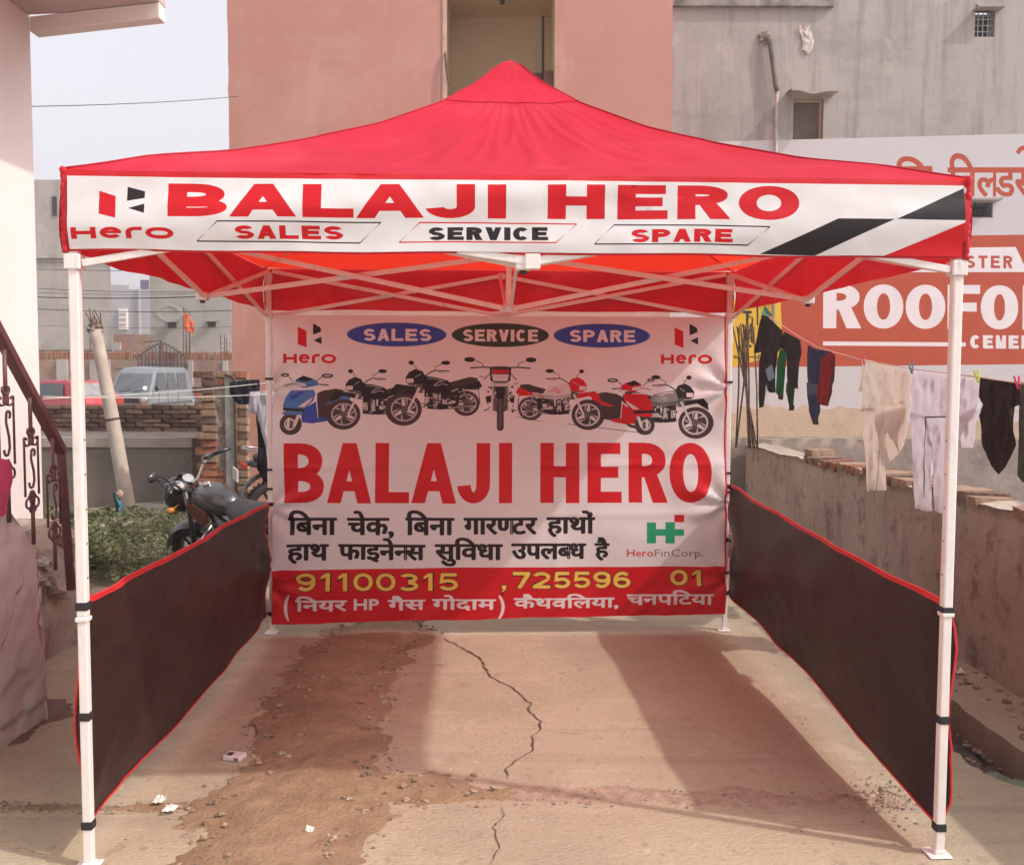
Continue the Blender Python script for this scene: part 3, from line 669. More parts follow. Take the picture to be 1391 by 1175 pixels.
b = MB(); b.box(rx1-.10, .25, r0, rx1-.003, .32, r0+1.25); b.build('door_frame', mat('door_frame_brown', (.20, .07, .05), .6), pb)
b = MB(); p = at(722, 106, PY+dpt-.05); b.box(p.x-.07, dpt-.06, p.z-.05, p.x+.10, dpt-.005, p.z+.06); b.build('switch_box', mat('switch_box', (.18, .08, .06), .6), pb, bevel=.01)
b = MB(); p = at(678, 3, PY+.8); b.lathe([(0.0, 0), (.03, 0), (.035, -.05), (.022, -.08), (0, -.09)], (p.x, .8, p.z+.05), 10); b.build('bulb_holder', M_wire, pb)
b = MB(); b.tube([(rx0+.02, -.03, r0+1.35), (rx0+.03, -.05, r0+1.2), (rx0+.06, -.06, r0+1.0)], .014, 6); b.build('hinge_bracket', M_rust, pb)

# ------------------------------------------------------------------ white house at left
WX, WY = -3.13, 6.4
wh = empty('white_house', (WX, WY, 0), 0, 'cream white house wall with a projecting roof slab at the left edge of the photo', 'house')
b = MB(); b.box(-3, -9, .3, 0, 0, 6.5); b.build('wall', M_whitewall, wh, bevel=.02)
zs = at(62, 28, WY).z
b = MB(); b.box(-1, -1.35, zs, .93, .10, zs+.13)
b.v = [(x, y-(.25*max(0, x)/.93 if y > 0 else 0), z) for x, y, z in b.v]; b.build('roof_slab', M_shadeslab, wh, bevel=.006)
b = MB(); b.prism([(-.0, -.02), (.93, -.27), (.93, -.17), (.0, .10)], zs-.10, zs-.003, 'Z'); b.build('drip_beam', M_whitewall, wh, bevel=.006)
b = MB()
b.grid(20, 14, lambda u, v: (.44+.05*noise.noise(Vector((u*4, v*4, 0)))-.16*v*v, -1.9+1.55*u, .74*v))
b.grid(14, 14, lambda u, v: (-.2+(.64+.05*noise.noise(Vector((4, v*4, 0)))-.16*v*v)*u, -.35+.04*noise.noise(Vector((u*5, v*4, 3))), .74*v))
b.grid(14, 20, lambda u, v: (-.2+(.48)*u, -1.9+1.55*v, .74+.012*noise.noise(Vector((u*6, v*9, 3)))))
b.build('plinth', M_oldplaster, wh, weld=True, smooth=True)
rr = random.Random(21)
for k in range(26):   # broken stones showing where the plinth plaster has fallen
    b = MB(); r_ = rr.uniform(.05, .11); b.ell((0, 0, 0), (r_*rr.uniform(.8, 1.3), r_*1.1, r_*rr.uniform(.6, 1)), 9, 6, wob=.9)
    b.build('stone', rr.choice([M_oldplaster, M_rough if 'rough_cement' in MATS else M_oldplaster, M_plaster]), wh, loc=(.36-.1*(k % 5)/5+rr.uniform(-.04, .05), rr.uniform(-1.7, -.40), rr.uniform(.05, .70)))

# ================================================================== BACKGROUND LEFT
def slab_box(parent, name, px0, px1, ptop, Y, depth, m, zb=0, bevel=0, skew=True):
    a, c = at(px0, ptop, Y), at(px1, ptop, Y); o = parent.location
    b = MB(); k = (Y+depth)/Y if skew else 1; x0, x1, y0, y1 = a.x-o.x, c.x-o.x, Y-o.y, Y-o.y+depth; b.prism([(x0, y0), (x1, y0), (x1+c.x*(k-1), y1), (x0+a.x*(k-1), y1)], zb, a.z, 'Z'); return b.build(name, m, parent, bevel=bevel), a.x-o.x, c.x-o.x, a.z
M_hz1 = mat('far_plaster_warm', (.46, .42, .385), .9, scale=.35, col2=(.37, .335, .31), bump=.2, bscale=5, detail=12, stain=(.8, .5, .65, (.27, .245, .225), .75), streaks=(((2, 2, .25), .52, .66, (.24, .21, .19), .6), ((.5, .5, .8), .56, .62, (.52, .47, .43), .6)))
M_hz2 = mat('far_plaster_blue', (.43, .42, .44), .9, scale=.3, col2=(.36, .35, .37), bump=.1, bscale=3, detail=8)
M_hz3 = mat('far_plaster_grey', (.40, .375, .345), .9, scale=.5, col2=(.32, .30, .275), bump=.2, bscale=5, detail=12, stain=(1.1, .52, .66, (.24, .22, .20), .7), streaks=(((2, 2, .3), .54, .68, (.24, .22, .2), .5), ((.4, .4, .7), .55, .62, (.47, .44, .41), .5)))
t1 = empty('apartment_block', (-17, 37, 0), 0, 'stained grey plaster block standing directly behind the leaning concrete post', 'building')
slab_box(t1, 'wall', 20, 145, 249, 37, 8, M_hz1)
b = MB(); b.box(at(20, 0, 37).x+17, -.12, at(0, 356, 37).z, at(147, 0, 37).x+17, .0-.002, at(0, 352, 37).z); b.build('ledge', M_hz1, t1); b = MB(); b.box(at(20, 0, 37).x+17, -.1, at(0, 480, 37).z, at(150, 0, 37).x+17, -.002, at(0, 470, 37).z); b.build('ledge', M_hz1, t1)
b = MB(); b.box(at(60, 0, 37).x+17, -.05, at(0, 298, 37).z, at(66, 0, 37).x+17, .1, at(0, 272, 37).z); b.build('window', M_void, t1)
b = MB(); b.box(at(66, 0, 37).x+17, .3, at(0, 249, 37).z, at(70, 0, 37).x+17, .8, at(0, 241, 37).z); b.build('roof_post', M_hz1, t1)
t2 = empty('far_house', (-24, 60, 0), 0, 'hazy pale blue grey house with a purple rooftop tank between two nearer blocks', 'house')
slab_box(t2, 'wall', 118, 212, 397, 60, 8, M_hz2); slab_box(t2, 'upper_storey', 148, 174, 391, 60.3, 5, M_hz2); slab_box(t2, 'stair_block', 163, 172, 388, 60.5, 3, M_white)
slab_box(t2, 'water_tank', 189, 201, 384, 60.2, 2, mat('tank_purple', (.16, .12, .20), .7)); b = MB(); b.box(at(150, 0, 60).x+24, -.3, at(0, 452, 60).z, at(161, 0, 60).x+24, -.01, at(0, 424, 60).z); b.build('white_extension', M_whitewall, t2)
for k in range(3): b = MB(); b.box(at(151, 0, 60).x+24, -.34, at(0, 433+k*7, 60).z, at(160, 0, 60).x+24, -.31, at(0, 430+k*7, 60).z); b.build('window', M_hz2, t2)
b = MB(); x = at(176, 0, 60).x+24; b.box(x, -.2, 0, x+.12, -.005, at(0, 397, 60).z); b.build('corner_pier', M_hz2, t2)
t3 = empty('vented_house', (-10, 40, 0), 0, 'plain grey plaster house with two small hooded vents and a pale ring of old plaster', 'house')
o3, xa, xb, zt = slab_box(t3, 'wall', 201, 311, 362, 40, 7, M_hz3)
slab_box(t3, 'edge_pier', 311.2, 318, 366, 40.01, 5, M_hz2)
for (vx0, vx1, vy0, vy1) in ((227, 239, 441, 449), (281, 292, 440, 447)):
    p, q = at(vx0, vy1, 40), at(vx1, vy0, 40); b = MB(); b.box(p.x+10, -.02, p.z, q.x+10, .1, q.z); v_ = b.build('vent', M_void, t3)
    b = MB(); b.prism([(p.x+10-.05, q.z+.0), (q.x+10+.08, q.z+.0), (q.x+10+.12, q.z+.07), (p.x+10-.03, q.z+.04)], -.25, -.003); b.build('vent_hood', M_hz3, v_)
    b = MB()
    for k in range(3): x = p.x+10+(q.x-p.x)*(k+1)/4; b.box(x-.01, -.05, p.z, x+.01, -.025, q.z)
    b.build('vent_bars', M_wire, v_)
c = at(228, 428, 40); b = MB(); n = 40
rim_v = []
for k in range(n):
    t = 2*math.pi*k/n; w_ = 1+.10*noise.noise(Vector((math.cos(t)*2, math.sin(t)*2, 0)))
    for r, y in ((.36, -.012), (.47, -.03), (.60, -.012)): rim_v.append((c.x+10+math.cos(t)*r*w_*1.02, y, c.z+math.sin(t)*r*.62*w_))
b.add(rim_v, [(k*3+j, k*3+j+1, ((k+1) % n)*3+j+1, ((k+1) % n)*3+j) for k in range(n) for j in range(2)]); b.build('plaster_ring', M_plaster2, t3, smooth=True)
# brick texture for walls too far away to tell the bricks apart, but with their courses in relief
def brickmat(name, sc, c1, c2, mor):
    m = bpy.data.materials.new(name); m.use_nodes = True; n = m.node_tree.nodes; L_ = m.node_tree.links; bs = n['Principled BSDF']; bs.inputs['Roughness'].default_value = .95
    tc = n.new('ShaderNodeTexCoord'); mp = n.new('ShaderNodeMapping'); mp.inputs['Rotation'].default_value = (math.pi/2, 0, 0); L_.new(tc.outputs['Object'], mp.inputs[0])
    nz = n.new('ShaderNodeTexNoise'); nz.inputs['Scale'].default_value = 2.2; L_.new(tc.outputs['Object'], nz.inputs['Vector'])
    ad = n.new('ShaderNodeMixRGB'); ad.blend_type = 'ADD'; ad.inputs[0].default_value = .05; L_.new(mp.outputs[0], ad.inputs[1]); L_.new(nz.outputs['Color'], ad.inputs[2])
    br = n.new('ShaderNodeTexBrick'); br.inputs['Scale'].default_value = sc; br.inputs['Color1'].default_value = (*c1, 1); br.inputs['Color2'].default_value = (*c2, 1); br.inputs['Mortar'].default_value = (*mor, 1)
    br.inputs['Mortar Size'].default_value = .02; br.inputs['Mortar Smooth'].default_value = .4; br.inputs['Brick Width'].default_value = .5; br.inputs['Row Height'].default_value = .17; L_.new(ad.outputs[0], br.inputs['Vector'])
    n2 = n.new('ShaderNodeTexNoise'); n2.inputs['Scale'].default_value = 3; n2.inputs['Detail'].default_value = 8; L_.new(tc.outputs['Object'], n2.inputs['Vector'])
    mx = n.new('ShaderNodeMixRGB'); mx.blend_type = 'MULTIPLY'; mx.inputs[0].default_value = .7; L_.new(br.outputs[0], mx.inputs[1]); L_.new(n2.outputs['Color'], mx.inputs[2])
    gm = n.new('ShaderNodeGamma'); gm.inputs[1].default_value = .8; L_.new(mx.outputs[0], gm.inputs[0]); L_.new(gm.outputs[0], bs.inputs['Base Color'])
    bp = n.new('ShaderNodeBump'); bp.inputs['Distance'].default_value = .02; L_.new(br.outputs['Fac'], bp.inputs['Height']); bp.invert = True; L_.new(bp.outputs[0], bs.inputs['Normal']); return m
M_bwall = brickmat('far_brickwork', 2.1, (.44, .235, .17), (.36, .18, .13), (.42, .34, .29))
bw2 = empty('rear_brick_wall', (-11, 38, 0), 0, 'short unplastered brick wall in front of the hazy blue house', 'wall')
slab_box(bw2, 'brickwork', 153, 206, 458, 38.5, .25, M_bwall)
yw = empty('yard_wall', (-8, 22, 0), 0, 'long brick yard wall with a coping of upright bricks behind the parked van', 'wall')
o4, xa, xb, zt = slab_box(yw, 'brickwork', 40, 325, 493, 35, .25, M_bwall)
sw = [(105, 118), (132, 150), (283, 296), (313, 326)]
for a, c in ((78, 92), (123, 150), (256, 262), (303, 309)):
    b = MB(); p, q = at(a, 492, 35), at(c, 492, 35); b.box(p.x+8, 12.86, 0, q.x+8, 12.995, p.z-.01); b.build('pier', M_hz1, yw)
zc = at(200, 481, 35).z
nb = 150
for k in range(nb):
    x = xa+(xb-xa)*k/nb; wv = (xb-xa)/nb
    if 80 < k < 0: continue
    o = bpy.data.objects.new('brick', BR[random.choice([0, 0, 1, 2])]); COL.objects.link(o); o.parent = yw
    o.location = (x+wv/2, 13.1, zt+.0); o.scale = (wv/.23*random.uniform(.55, .8), 1.5, (zc-zt)/.068*random.uniform(.85, 1)); o.rotation_euler = (0, random.uniform(-.12, .12), 0)
# gate ironwork
gate = empty('iron_gate', (at(206, 0, 34.5).x, 34.5, 0), 0, 'black iron gate with a raised arch of thin bars behind the parked van', 'gate')
b = MB(); gx = gate.location.x
x = at(206, 0, 34.5).x-gx; b.tube([(x, 0, 0), (x, 0, at(0, 467, 34.5).z)], .05, 6); b.tube([(at(180, 0, 34.5).x-gx, 0, at(0, 469, 34.5).z), (x, 0, at(0, 467, 34.5).z)], .025, 5); b.build('gate_post', M_rust, gate)
b = MB()
for k in range(14):
    px = 173+k*5; u = abs(px-206)/34
    z1 = at(0, 469+20*min(1, u)**1.3, 34.5).z; xx = at(px, 0, 34.5).x-gx
    b.tube([(xx, 0, .2), (xx, 0, z1-.1), (xx+.12*(1 if px > 206 else -1), 0, z1)], .02, 4)
for zz in (.9, 1.9): b.tube([(at(172, 0, 34.5).x-gx, .03, zz), (at(240, 0, 34.5).x-gx, .03, zz)], .025, 4)
b.tube([(at(206+(s)*34*1, 0, 34.5).x-gx, .03, at(0, 470+20*abs(s)**1.3, 34.5).z) for s in [i/8 for i in range(-8, 9)]], .025, 4)
b.build('gate_bars', M_wire, gate)
# column starter bars
def rebar(name, px, Y, pyt, pyb, label, n=5, wpx=10):
    p = at(px, pyb, Y); e = empty(name, (p.x, Y, p.z), 0, label, 'steel bars', 'column starter bars on the yard wall'); zt = at(px, pyt, Y).z-p.z; w_ = wpx/2*Y/F
    for k in range(n):
        b = MB(); xx = -w_+2*w_*k/(n-1); b.tube([(xx, .1*(k % 2), -.05), (xx+random.uniform(-.03, .03), .1*(k % 2), zt*random.uniform(.8, 1))], .018, 4); b.build('bar', M_rust, e)
    for k in range(3): z = zt*(.15+.22*k); b = MB(); b.bar((-w_-.02, 0, z), (w_+.02, 0, z), .015, .015); b.build('tie', M_rust, e)
    return e
rebar('steel_bars', 127, 34.7, 430, 486, 'rusty column starter bars left of the leaning concrete post', 5, 10)
rebar('steel_bars', 253, 34.7, 418, 484, 'rusty column starter bars with the orange flag tied to them', 5, 9)
rebar('steel_bars', 303, 34.7, 457, 486, 'short rusty starter bars right of the orange flag near the pink wall', 3, 7)
p = at(251, 430, 34.4); b = MB()
b.grid(6, 10, lambda u, v: (p.x-.14+.3*u+.12*v+.04*math.sin(v*6+u*3), 34.4+.06*math.sin(u*7+v*3), p.z+.05-.62*v-.12*u))
b.grid(4, 6, lambda u, v: (p.x+.08+.16*u+.03*math.sin(v*6), 34.44+.05*math.sin(u*7), p.z-.25-.42*v))
tag(b.build('orange_flag', mat('orange_flag_cloth', (.80, .17, .05), .8, transl=.3), fix=False, smooth=True), 'limp orange flag tied to rusty column bars in the yard', 'flag')

# ---- vehicles
def van():
    p = at(203, 560, 29.9)
    e = empty('parked_van', (p.x, 29.9, 0), math.radians(-5), 'silver grey minivan facing the camera behind the low brick wall', 'van')
    # local: front at -y ; body from y=0 (nose) to 3.3 ; x -0.72..0.72  (origin at right front corner)
    W2 = .71
    prof = [(0.02, .32), (-.03, .55), (0, .86), (.10, .98), (.58, 1.62), (.75, 1.74), (1.0, 1.80), (2.9, 1.80), (3.15, 1.70), (3.28, 1.0), (3.28, .34)]
    b = MB(); cols = []
    def hw(z): return W2 if z < .95 else W2-(z-.95)/.85*.13
    nx = 6; vs = []
    for y, z in prof:
        for i in range(nx+1): vs.append((-W2+hw(z)*(-1+2*i/nx), y+(.06*abs(-1+2*i/nx)**3 if y < 1.0 else 0), z-(.03*abs(-1+2*i/nx)**3 if z > 1.7 else 0)))
    n = nx+1; fs = [(j*n+i, j*n+i+1, (j+1)*n+i+1, (j+1)*n+i) for j in range(len(prof)-1) for i in range(nx)]
    fs += [tuple(j*n for j in range(len(prof))), tuple(j*n+nx for j in reversed(range(len(prof))))]
    b.add(vs, fs); body = b.build('body', mat('van_silver', (.25, .28, .30), .35, .12, 3, metal=.25, coat=.3, col2=(.2, .22, .235)), e, bevel=.03)
    def fr(u, v, o=.012):   # windscreen patch
        y = .13+(.55-.13)*v; z = 1.02+(1.58-1.02)*v; h = hw(z)*.9; return (-W2+h*(-1+2*u), y+.06*abs(-1+2*u)**3-o, z)
    b = MB(); b.grid(8, 3, fr); ws = b.build('windscreen', mat('van_glass', (.10, .12, .13), .07, .2, 3, coat=1), e, smooth=True)
    b = MB(); q = fr(.86, .12, .02); b.add([fr(.83, .08, .02), fr(.93, .08, .02), fr(.93, .30, .02), fr(.83, .30, .02)], [(0, 1, 2, 3)]); b.build('sticker', M_white, ws)
    for s in (.25, .62):
        b = MB(); b.tube([fr(s, -.03, .03), fr(s+.12, .03, .03), fr(s+.26, .12, .03)], .010, 4); b.build('wiper', M_wire, e)
    for x0, x1, nm in ((.72, 1.28, 'front'), (1.36, 2.05, 'mid'), (2.13, 2.85, 'rear')):
        b = MB(); b.add([(-W2+hw(1.08)+.006, x0-(.16 if nm == 'front' else 0), 1.08), (-W2+hw(1.08)+.006, x1, 1.08), (-W2+hw(1.6)+.006, x1, 1.6), (-W2+hw(1.6)+.006, x0+.05, 1.6)], [(0, 1, 2, 3)])
        b.build('side_window', M_glassdark, e)
    for s in (-1, 1):
        b = MB(); b.lathe([(.0, -.05), (.10, -.05), (.115, -.02), (.11, .03)], (-W2+s*.52, 0, .76), 14, 'Y'); h_ = b.build('headlight', M_dial, e, smooth=True)
        b = MB(); b.lathe([(.10, -.055), (.125, -.055), (.125, .03)], (-W2+s*.52, 0, .76), 14, 'Y'); b.build('headlight_ring', M_chrome, h_, smooth=True)
        b = MB(); b.lathe([(.27, -.09), (.29, -.05), (.29, .05), (.27, .09), (.15, .09), (0, .08)], (-W2+s*.62, .62, .29), 18, 'X'); b.build('wheel', M_rubber, e)
        b = MB(); b.lathe([(.27, -.09), (.29, -.05), (.29, .05), (.27, .09), (.15, .09), (0, .08)], (-W2+s*.62, 2.6, .29), 18, 'X'); b.build('wheel', M_rubber, e)
        b = MB(); b.ell((-W2+s*.80, .32, 1.12), (.07, .03, .10)); b.build('wing_mirror', M_bikeblack, e, smooth=True)
    b = MB(); b.box(-W2-.38, -.045, .68, -W2+.38, -.01, .84); b.build('grille', M_bikeblack, e, bevel=.01)
    for x0 in (.68, 1.32, 2.09):   # door gaps
        b = MB(); b.box(-W2+hw(.6)+.001, x0-.008, .36, -W2+hw(.6)+.008, x0+.008, 1.02); b.build('door_gap', M_wire, e)
    b = MB(); b.box(-W2+hw(.6)+.002, .1, .60, -W2+hw(.6)+.014, 3.2, .66); b.build('side_trim', M_bikegrey, e)
    b = MB(); b.box(-2*W2+.02, .60, 1.70, -2*W2+.05, 3.1, 1.735); b.build('rain_gutter', M_wire, e)
    for s in (-1, 1): b = MB(); b.box(-W2+s*.56-.10, -.06, .58, -W2+s*.56+.10, -.03, .64); b.build('indicator', mat('amber', (.65, .25, .03), .3), e, bevel=.01)
    b = MB(); b.box(-W2-.26, -.15, .40, -W2+.26, -.131, .50); b.build('number_plate', M_white, e)
    b = MB(); b.box(-2*W2-.01, -.13, .36, .01, .1, .56); b.build('bumper', M_bikegrey, e, bevel=.04)
    return e
van()
def hatch(name, px, Y, m, label, rz, L_=3.5, H_=1.40):
    p = at(px, 560, Y); e = empty(name, (p.x, Y, 0), rz, label, 'car', 'cars parked behind the low wall')
    # local: rear end at x=0, car runs to -x ; y 0 (near side) to 1.5
    prof = [(0, .35), (.02, .75), (-.05, .92), (-.42, 1.34), (-.70, H_), (-1.7, H_-.01), (-2.45, .98), (-3.35, .80), (-L_, .6), (-L_, .3)]
    b = MB(); vs = []
    def ins(z): return 0 if z < .9 else (z-.9)*.32
    for x, z in prof:
        for k in range(4): t = k/3; vs.append((x-(.05*abs(2*t-1)**3 if x > -.6 else 0), ins(z)+(1.5-2*ins(z))*t, z))
    fs = [(j*4+i, j*4+i+1, (j+1)*4+i+1, (j+1)*4+i) for j in range(len(prof)-1) for i in range(3)]+[tuple(j*4 for j in range(len(prof))), tuple(j*4+3 for j in reversed(range(len(prof))))]
    b.add(vs, fs); b.build('body', m, e, bevel=.04)
    b = MB(); b.add([(-.09, .16, .95), (-.09, 1.34, .95), (-.40, 1.22, 1.30), (-.40, .28, 1.30)], [(0, 1, 2, 3)]); b.v = [(x+.015, y, z+.015) for x, y, z in b.v]; b.build('rear_window', mat('dusty_glass', (.30, .29, .29), .25, .2, 5) if m.name.endswith('red') else M_glassdark, e)
    b = MB(); b.add([(-.62, ins(.95)-.01, .95), (-2.3, ins(.95)-.01, .95), (-1.7, ins(1.3)-.01, 1.3), (-.75, ins(1.3)-.01, 1.3)], [(0, 1, 2, 3)]); b.build('side_window', M_glassdark, e)
    for yy in (.0, 1.28):
        b = MB(); b.box(-.10, yy-.01, .72, .03, yy+.23, .92); b.build('tail_light', M_redpl, e, bevel=.01)
    b = MB(); b.box(.0, .5, .55, .035, 1.0, .67); b.build('number_plate', M_white, e)
    b = MB(); b.box(-.12, -.02, .30, .07, 1.52, .50); b.build('bumper', m, e, bevel=.03)
    for xx in (-.75, -2.8):
        b = MB(); b.lathe([(.27, .0), (.29, .03), (.29, .15), (.27, .18), (0, .1)], (xx, -.01, .29), 18, 'Y'); b.build('wheel', M_rubber, e)
    return e
hatch('parked_car', 106, 26.5, mat('car_paint_red', (.48, .03, .045), .3, .1, 3, coat=.5), 'red hatchback seen from behind, left of the leaning concrete post', math.radians(-28))
hatch('parked_car', 247, 33.45, mat('car_paint_slate', (.13, .16, .20), .35, .1, 3, coat=.4), 'slate blue car mostly hidden behind the silver minivan', math.radians(-3), H_=1.5)

# ---- low brick wall of loose courses, on the concrete culvert
cul = empty('culvert_wall', (-6, 11.7, 0), 0, 'damp plastered culvert wall with a pale concrete top below the loose brick courses', 'wall')
zt = at(200, 600, 11.7).z; x0, x1 = -10-0, at(262, 650, 11.7).x
b = MB(); b.grid(60, 8, lambda u, v: (x0+6+(x1-x0)*u, .012*noise.noise(Vector((u*20, v*3, 1))), zt*v)); b.build('plaster_face', M_darkplaster, cul, fix=False, smooth=True)
b = MB(); b.grid(60, 3, lambda u, v: (x0+6+(x1-x0)*u, -.02+1.5*v, zt+.012+.01*noise.noise(Vector((u*30, v*3, 1))))); b.box(x0+6, -.022, zt-.10, x1+6, .01, zt+.01); b.build('concrete_top', mat('culvert_concrete', (.36, .315, .27), .9, .2, 3), cul, fix=False)
b = MB(); b.box(x0+6, .02, 0, x1+6, 1.5, zt-.001); b.build('culvert_body', M_darkplaster, cul)
lw = empty('low_brick_wall', (-6, 13.1, 0), 0, 'low wall of loose dark bricks in front of the parked cars', 'wall')
zt2 = at(200, 553, 13.1).z; zb = zt+.01; rows = 6; rh = (zt2-zb)/rows
b = MB(); b.box(x0+6, .02, zb-.02, x1+6.2, .17, zt2-.03); b.build('wall_core', M_darkplaster, lw)
for r in range(rows):
    x = x0+6+(0 if r % 2 else -.12)+2.3
    while x < x1+6.1:
        brick(lw, (x, .02+random.uniform(-.03, .02), zb+r*rh), 0, random.choice([3, 3, 2, 2]), (1, 1, rh/.068*random.uniform(.72, .9)), ry=random.uniform(-.05, .05)); x += .245
# ---- ruined brick pillar
PX = at(287, 650, 10.1).x
rp = empty('ruined_pillar', (PX, 10.1, 0), 0, 'broken brick pillar with toothed bricks and a grey pipe beside the pink building', 'pillar')
zt = at(290, 506, 10.1).z; L0, L1 = at(251, 0, 10.1).x-PX, at(323, 0, 10.1).x-PX
b = MB(); nR = 21; rh = zt/nR
core = at(280, 0, 10.1).x-PX
b.grid(12, 40, lambda u, v: (L0+.07+(L1-L0-.10)*u, .03+.025*noise.noise(Vector((u*5, v*16, 1)))+.012*noise.noise(Vector((u*14, v*50, 1))), zt*v*.995))
b.box(L0+.09, .05, 0, L1-.04, .24, zt*.985); b.build('mortar_core', M_mortar, rp, fix=False, smooth=False)
for r in range(nR):
    dam = noise.noise(Vector((r*.7, 2, 0)))
    k = 0 if r < 9 and random.random() < .55 else random.choice([1, 2, 2, 3])
    brick(rp, (L0+.10+(.035 if r % 2 else 0)+random.uniform(-.015, .02), .06+random.uniform(-.02, .015), r*rh), 0, k, ((.55 if r % 2 else .75)*1.25, 1.1, rh/.068*.80), ry=random.uniform(-.05, .05))
    if r > 3 or True:
        brick(rp, (L1-.07+random.uniform(-.012, .012), .07, r*rh), 0, random.choice([3, 2, 2, 0]), (.6, 1.1, rh/.068*.82), ry=random.uniform(-.04, .04))
    if r < 8 or r > 18:
        brick(rp, (core+.03+random.uniform(-.03, .03), .075, r*rh+.01), 0, random.choice([0, 1, 2]), (.7, 1.0, rh/.068*.72), ry=random.uniform(-.08, .08))
b = MB(); x = at(300, 0, 10.1).x-PX; b.box(x-.055, .0, .0, x+.045, .06, zt-.07); b.build('plaster_strip', mat('grey_strip', (.30, .30, .27), .8, .3, 5), rp, bevel=.004)
b = MB(); b.tube([(x+.06, -.01, 0), (x+.06, -.01, zt-.10), (x+.03, -.01, zt-.06), (x-.05, -.01, zt-.05)], .014, 6); b.build('rusty_pipe', M_rust, rp, smooth=True)
# ---- leaning concrete post
a, c = at(180, 712, 10.8), at(127, 446, 10.8)
e = empty('leaning_post', tuple(gnd(180, 712)), 0, 'pale round concrete post leaning left with broken reinforcement at its top', 'post')
ox, oy = e.location.x, e.location.y; a = Vector((0, 0, -.1)); t_ = at(129, 452, oy-.05); top = Vector((t_.x-ox, -.05, t_.z)); ss = at(153, 575, oy-.02); mid = Vector((ss.x-ox, -.02, ss.z))
pts = [a.lerp(mid, i/10) for i in range(10)]+[mid.lerp(top, i/10) for i in range(11)]
b = MB(); b.tube(pts, [.085-.020*i/20+.002*noise.noise(Vector((i*.9, 0, 0))) for i in range(21)], 16); b.build('shaft', mat('post_concrete', (.52, .44, .37), .85, .15, 4, bump=.5), e, smooth=True)
b = MB(); b.tube([mid+Vector((0, 0, .0)), mid+Vector((-.004, 0, .022))], .080, 16); b.build('joint_band', M_crack, e)
b = MB(); b.ell(top+Vector((0, 0, .02)), (.07, .07, .075), wob=.9); b.build('broken_head', M_rough, e)
for k in range(6):
    t = k*1.05; b = MB(); b.tube([top+Vector((math.cos(t)*.05, math.sin(t)*.05, -.05)), top+Vector((math.cos(t)*.06, math.sin(t)*.05, .10)), top+Vector((math.cos(t)*.06-.03+random.uniform(-.03, .03), math.sin(t)*.05, .17+random.uniform(0, .06)))], .006, 4); b.build('bar', M_rust, e)
# ---- wires
def wire(pa, pb, sag, r, label, m=M_wire, n=24, name='wire', grp='overhead wires at the left', cat='wire'):
    b = MB(); b.tube([pa.lerp(pb, i/n)+Vector((0, 0, -sag*4*(i/n)*(1-i/n))) for i in range(n+1)], r, 4); return tag(b.build(name, m), label, cat, grp)
wire(at(20, 150, 7.2), at(320, 134, 10.98), .02, .0045, 'single thin overhead wire crossing the open sky above the tent')
for y0, y1, Y, r, lb in ((370, 366, 20, .008, 'second highest overhead wire under the left eave'), (396, 398, 19, .007, 'thin level overhead wire across the top of the hazy blue house'), (408, 403, 18, .012, 'thickest and darkest overhead wire under the left eave'), (402, 399, 22, .007, 'thin wire just above the thickest dark overhead wire'), (424, 424, 17, .008, 'overhead wire passing just behind the head of the leaning post and the plaster ring'), (446, 446, 24, .007, 'lowest overhead wire, level with the vents of the grey house'), (361, 352, 21, .007, 'highest overhead wire under the left eave of the tent')):
    wire(at(40, y0, Y), at(330, y1, Y), .05*Y/20, r, lb)

# ================================================================== CANOPY TENT
TY = 3.217; TX = .035; TR = .0364; W = 2.925; H2_ = W/2
tent = empty('canopy_tent', (TX, TY, 0), TR, 'red pop-up canopy tent with white legs and a printed white front valance', 'tent')
# local: x -W/2..W/2, y 0..W
PEAK, EZ = 3.16, 2.320
prof = [(0, 2.320), (.06, 2.354), (.14, 2.402), (.28, 2.470), (.45, 2.580), (.62, 2.705), (.79, 2.868), (.9, 3.005), (.96, 3.105), (.985, 3.140), (1.0, 3.150)]
def hz(t):
    for (a, za), (b_, zb_) in zip(prof, prof[1:]):
        if t <= b_:
            u = (t-a)/(b_-a); return za+(zb_-za)*u
    return prof[-1][1]
E_ = H2_+.018
def roof_pt(side, s, t, off=0):
    """side 0 front,1 right,2 back,3 left ; s -1..1 along the eave, t 0 eave .. 1 peak"""
    k = 1-t; a = s*E_*k; d = -E_*k
    z = hz(t)+off-.030*(1-s*s)*math.sin(math.pi*min(1, t*1.15))
    z += .012*noise.noise(Vector((s*4+side*7, t*3, 2)))*min(1, 8*t)*(1-t)+.010*noise.noise(Vector((s*k*14, t*1.2+side*5, 6)))*min(1, 4*t)*(1-abs(s)**4)
    z += .006*math.exp(-((1-abs(s))/.06)**2)*(t < .97)
    r_ = abs(noise.noise(Vector((s*9+side*3, t*1.5, 11)))); z += .010*max(0, .25-r_)*4*math.sin(math.pi*t)*(1-s*s)
    for ss in (-.5, 0, .5): z += .004*math.exp(-((s*k-ss)/.010)**2)*min(1, 10*t)*(1-t)   # fold lines from the bag
    for tt in (.33, .60): z += .003*math.exp(-((t-tt)/.008)**2)*(1-s*s)
    p = {0: (a, d), 1: (-d, a), 2: (-a, -d), 3: (d, -a)}[side]
    return (p[0], H2_+p[1], z)
for side in range(4):
    b = MB(); b.grid(110, 70, lambda u, v: roof_pt(side, -1+2*u, v)); b.build('roof_panel', M_roof, tent, smooth=True, fix=False)
b = MB()
for side in range(4): b.grid(30, 10, lambda u, v: roof_pt(side, -1+2*u, .80+.2*v, .004))
b.build('peak_patch', M_roof, tent, smooth=True, weld=True, fix=False)
M_seam = fabric('red_seam', (.50, .014, .035), .3)
b = MB()
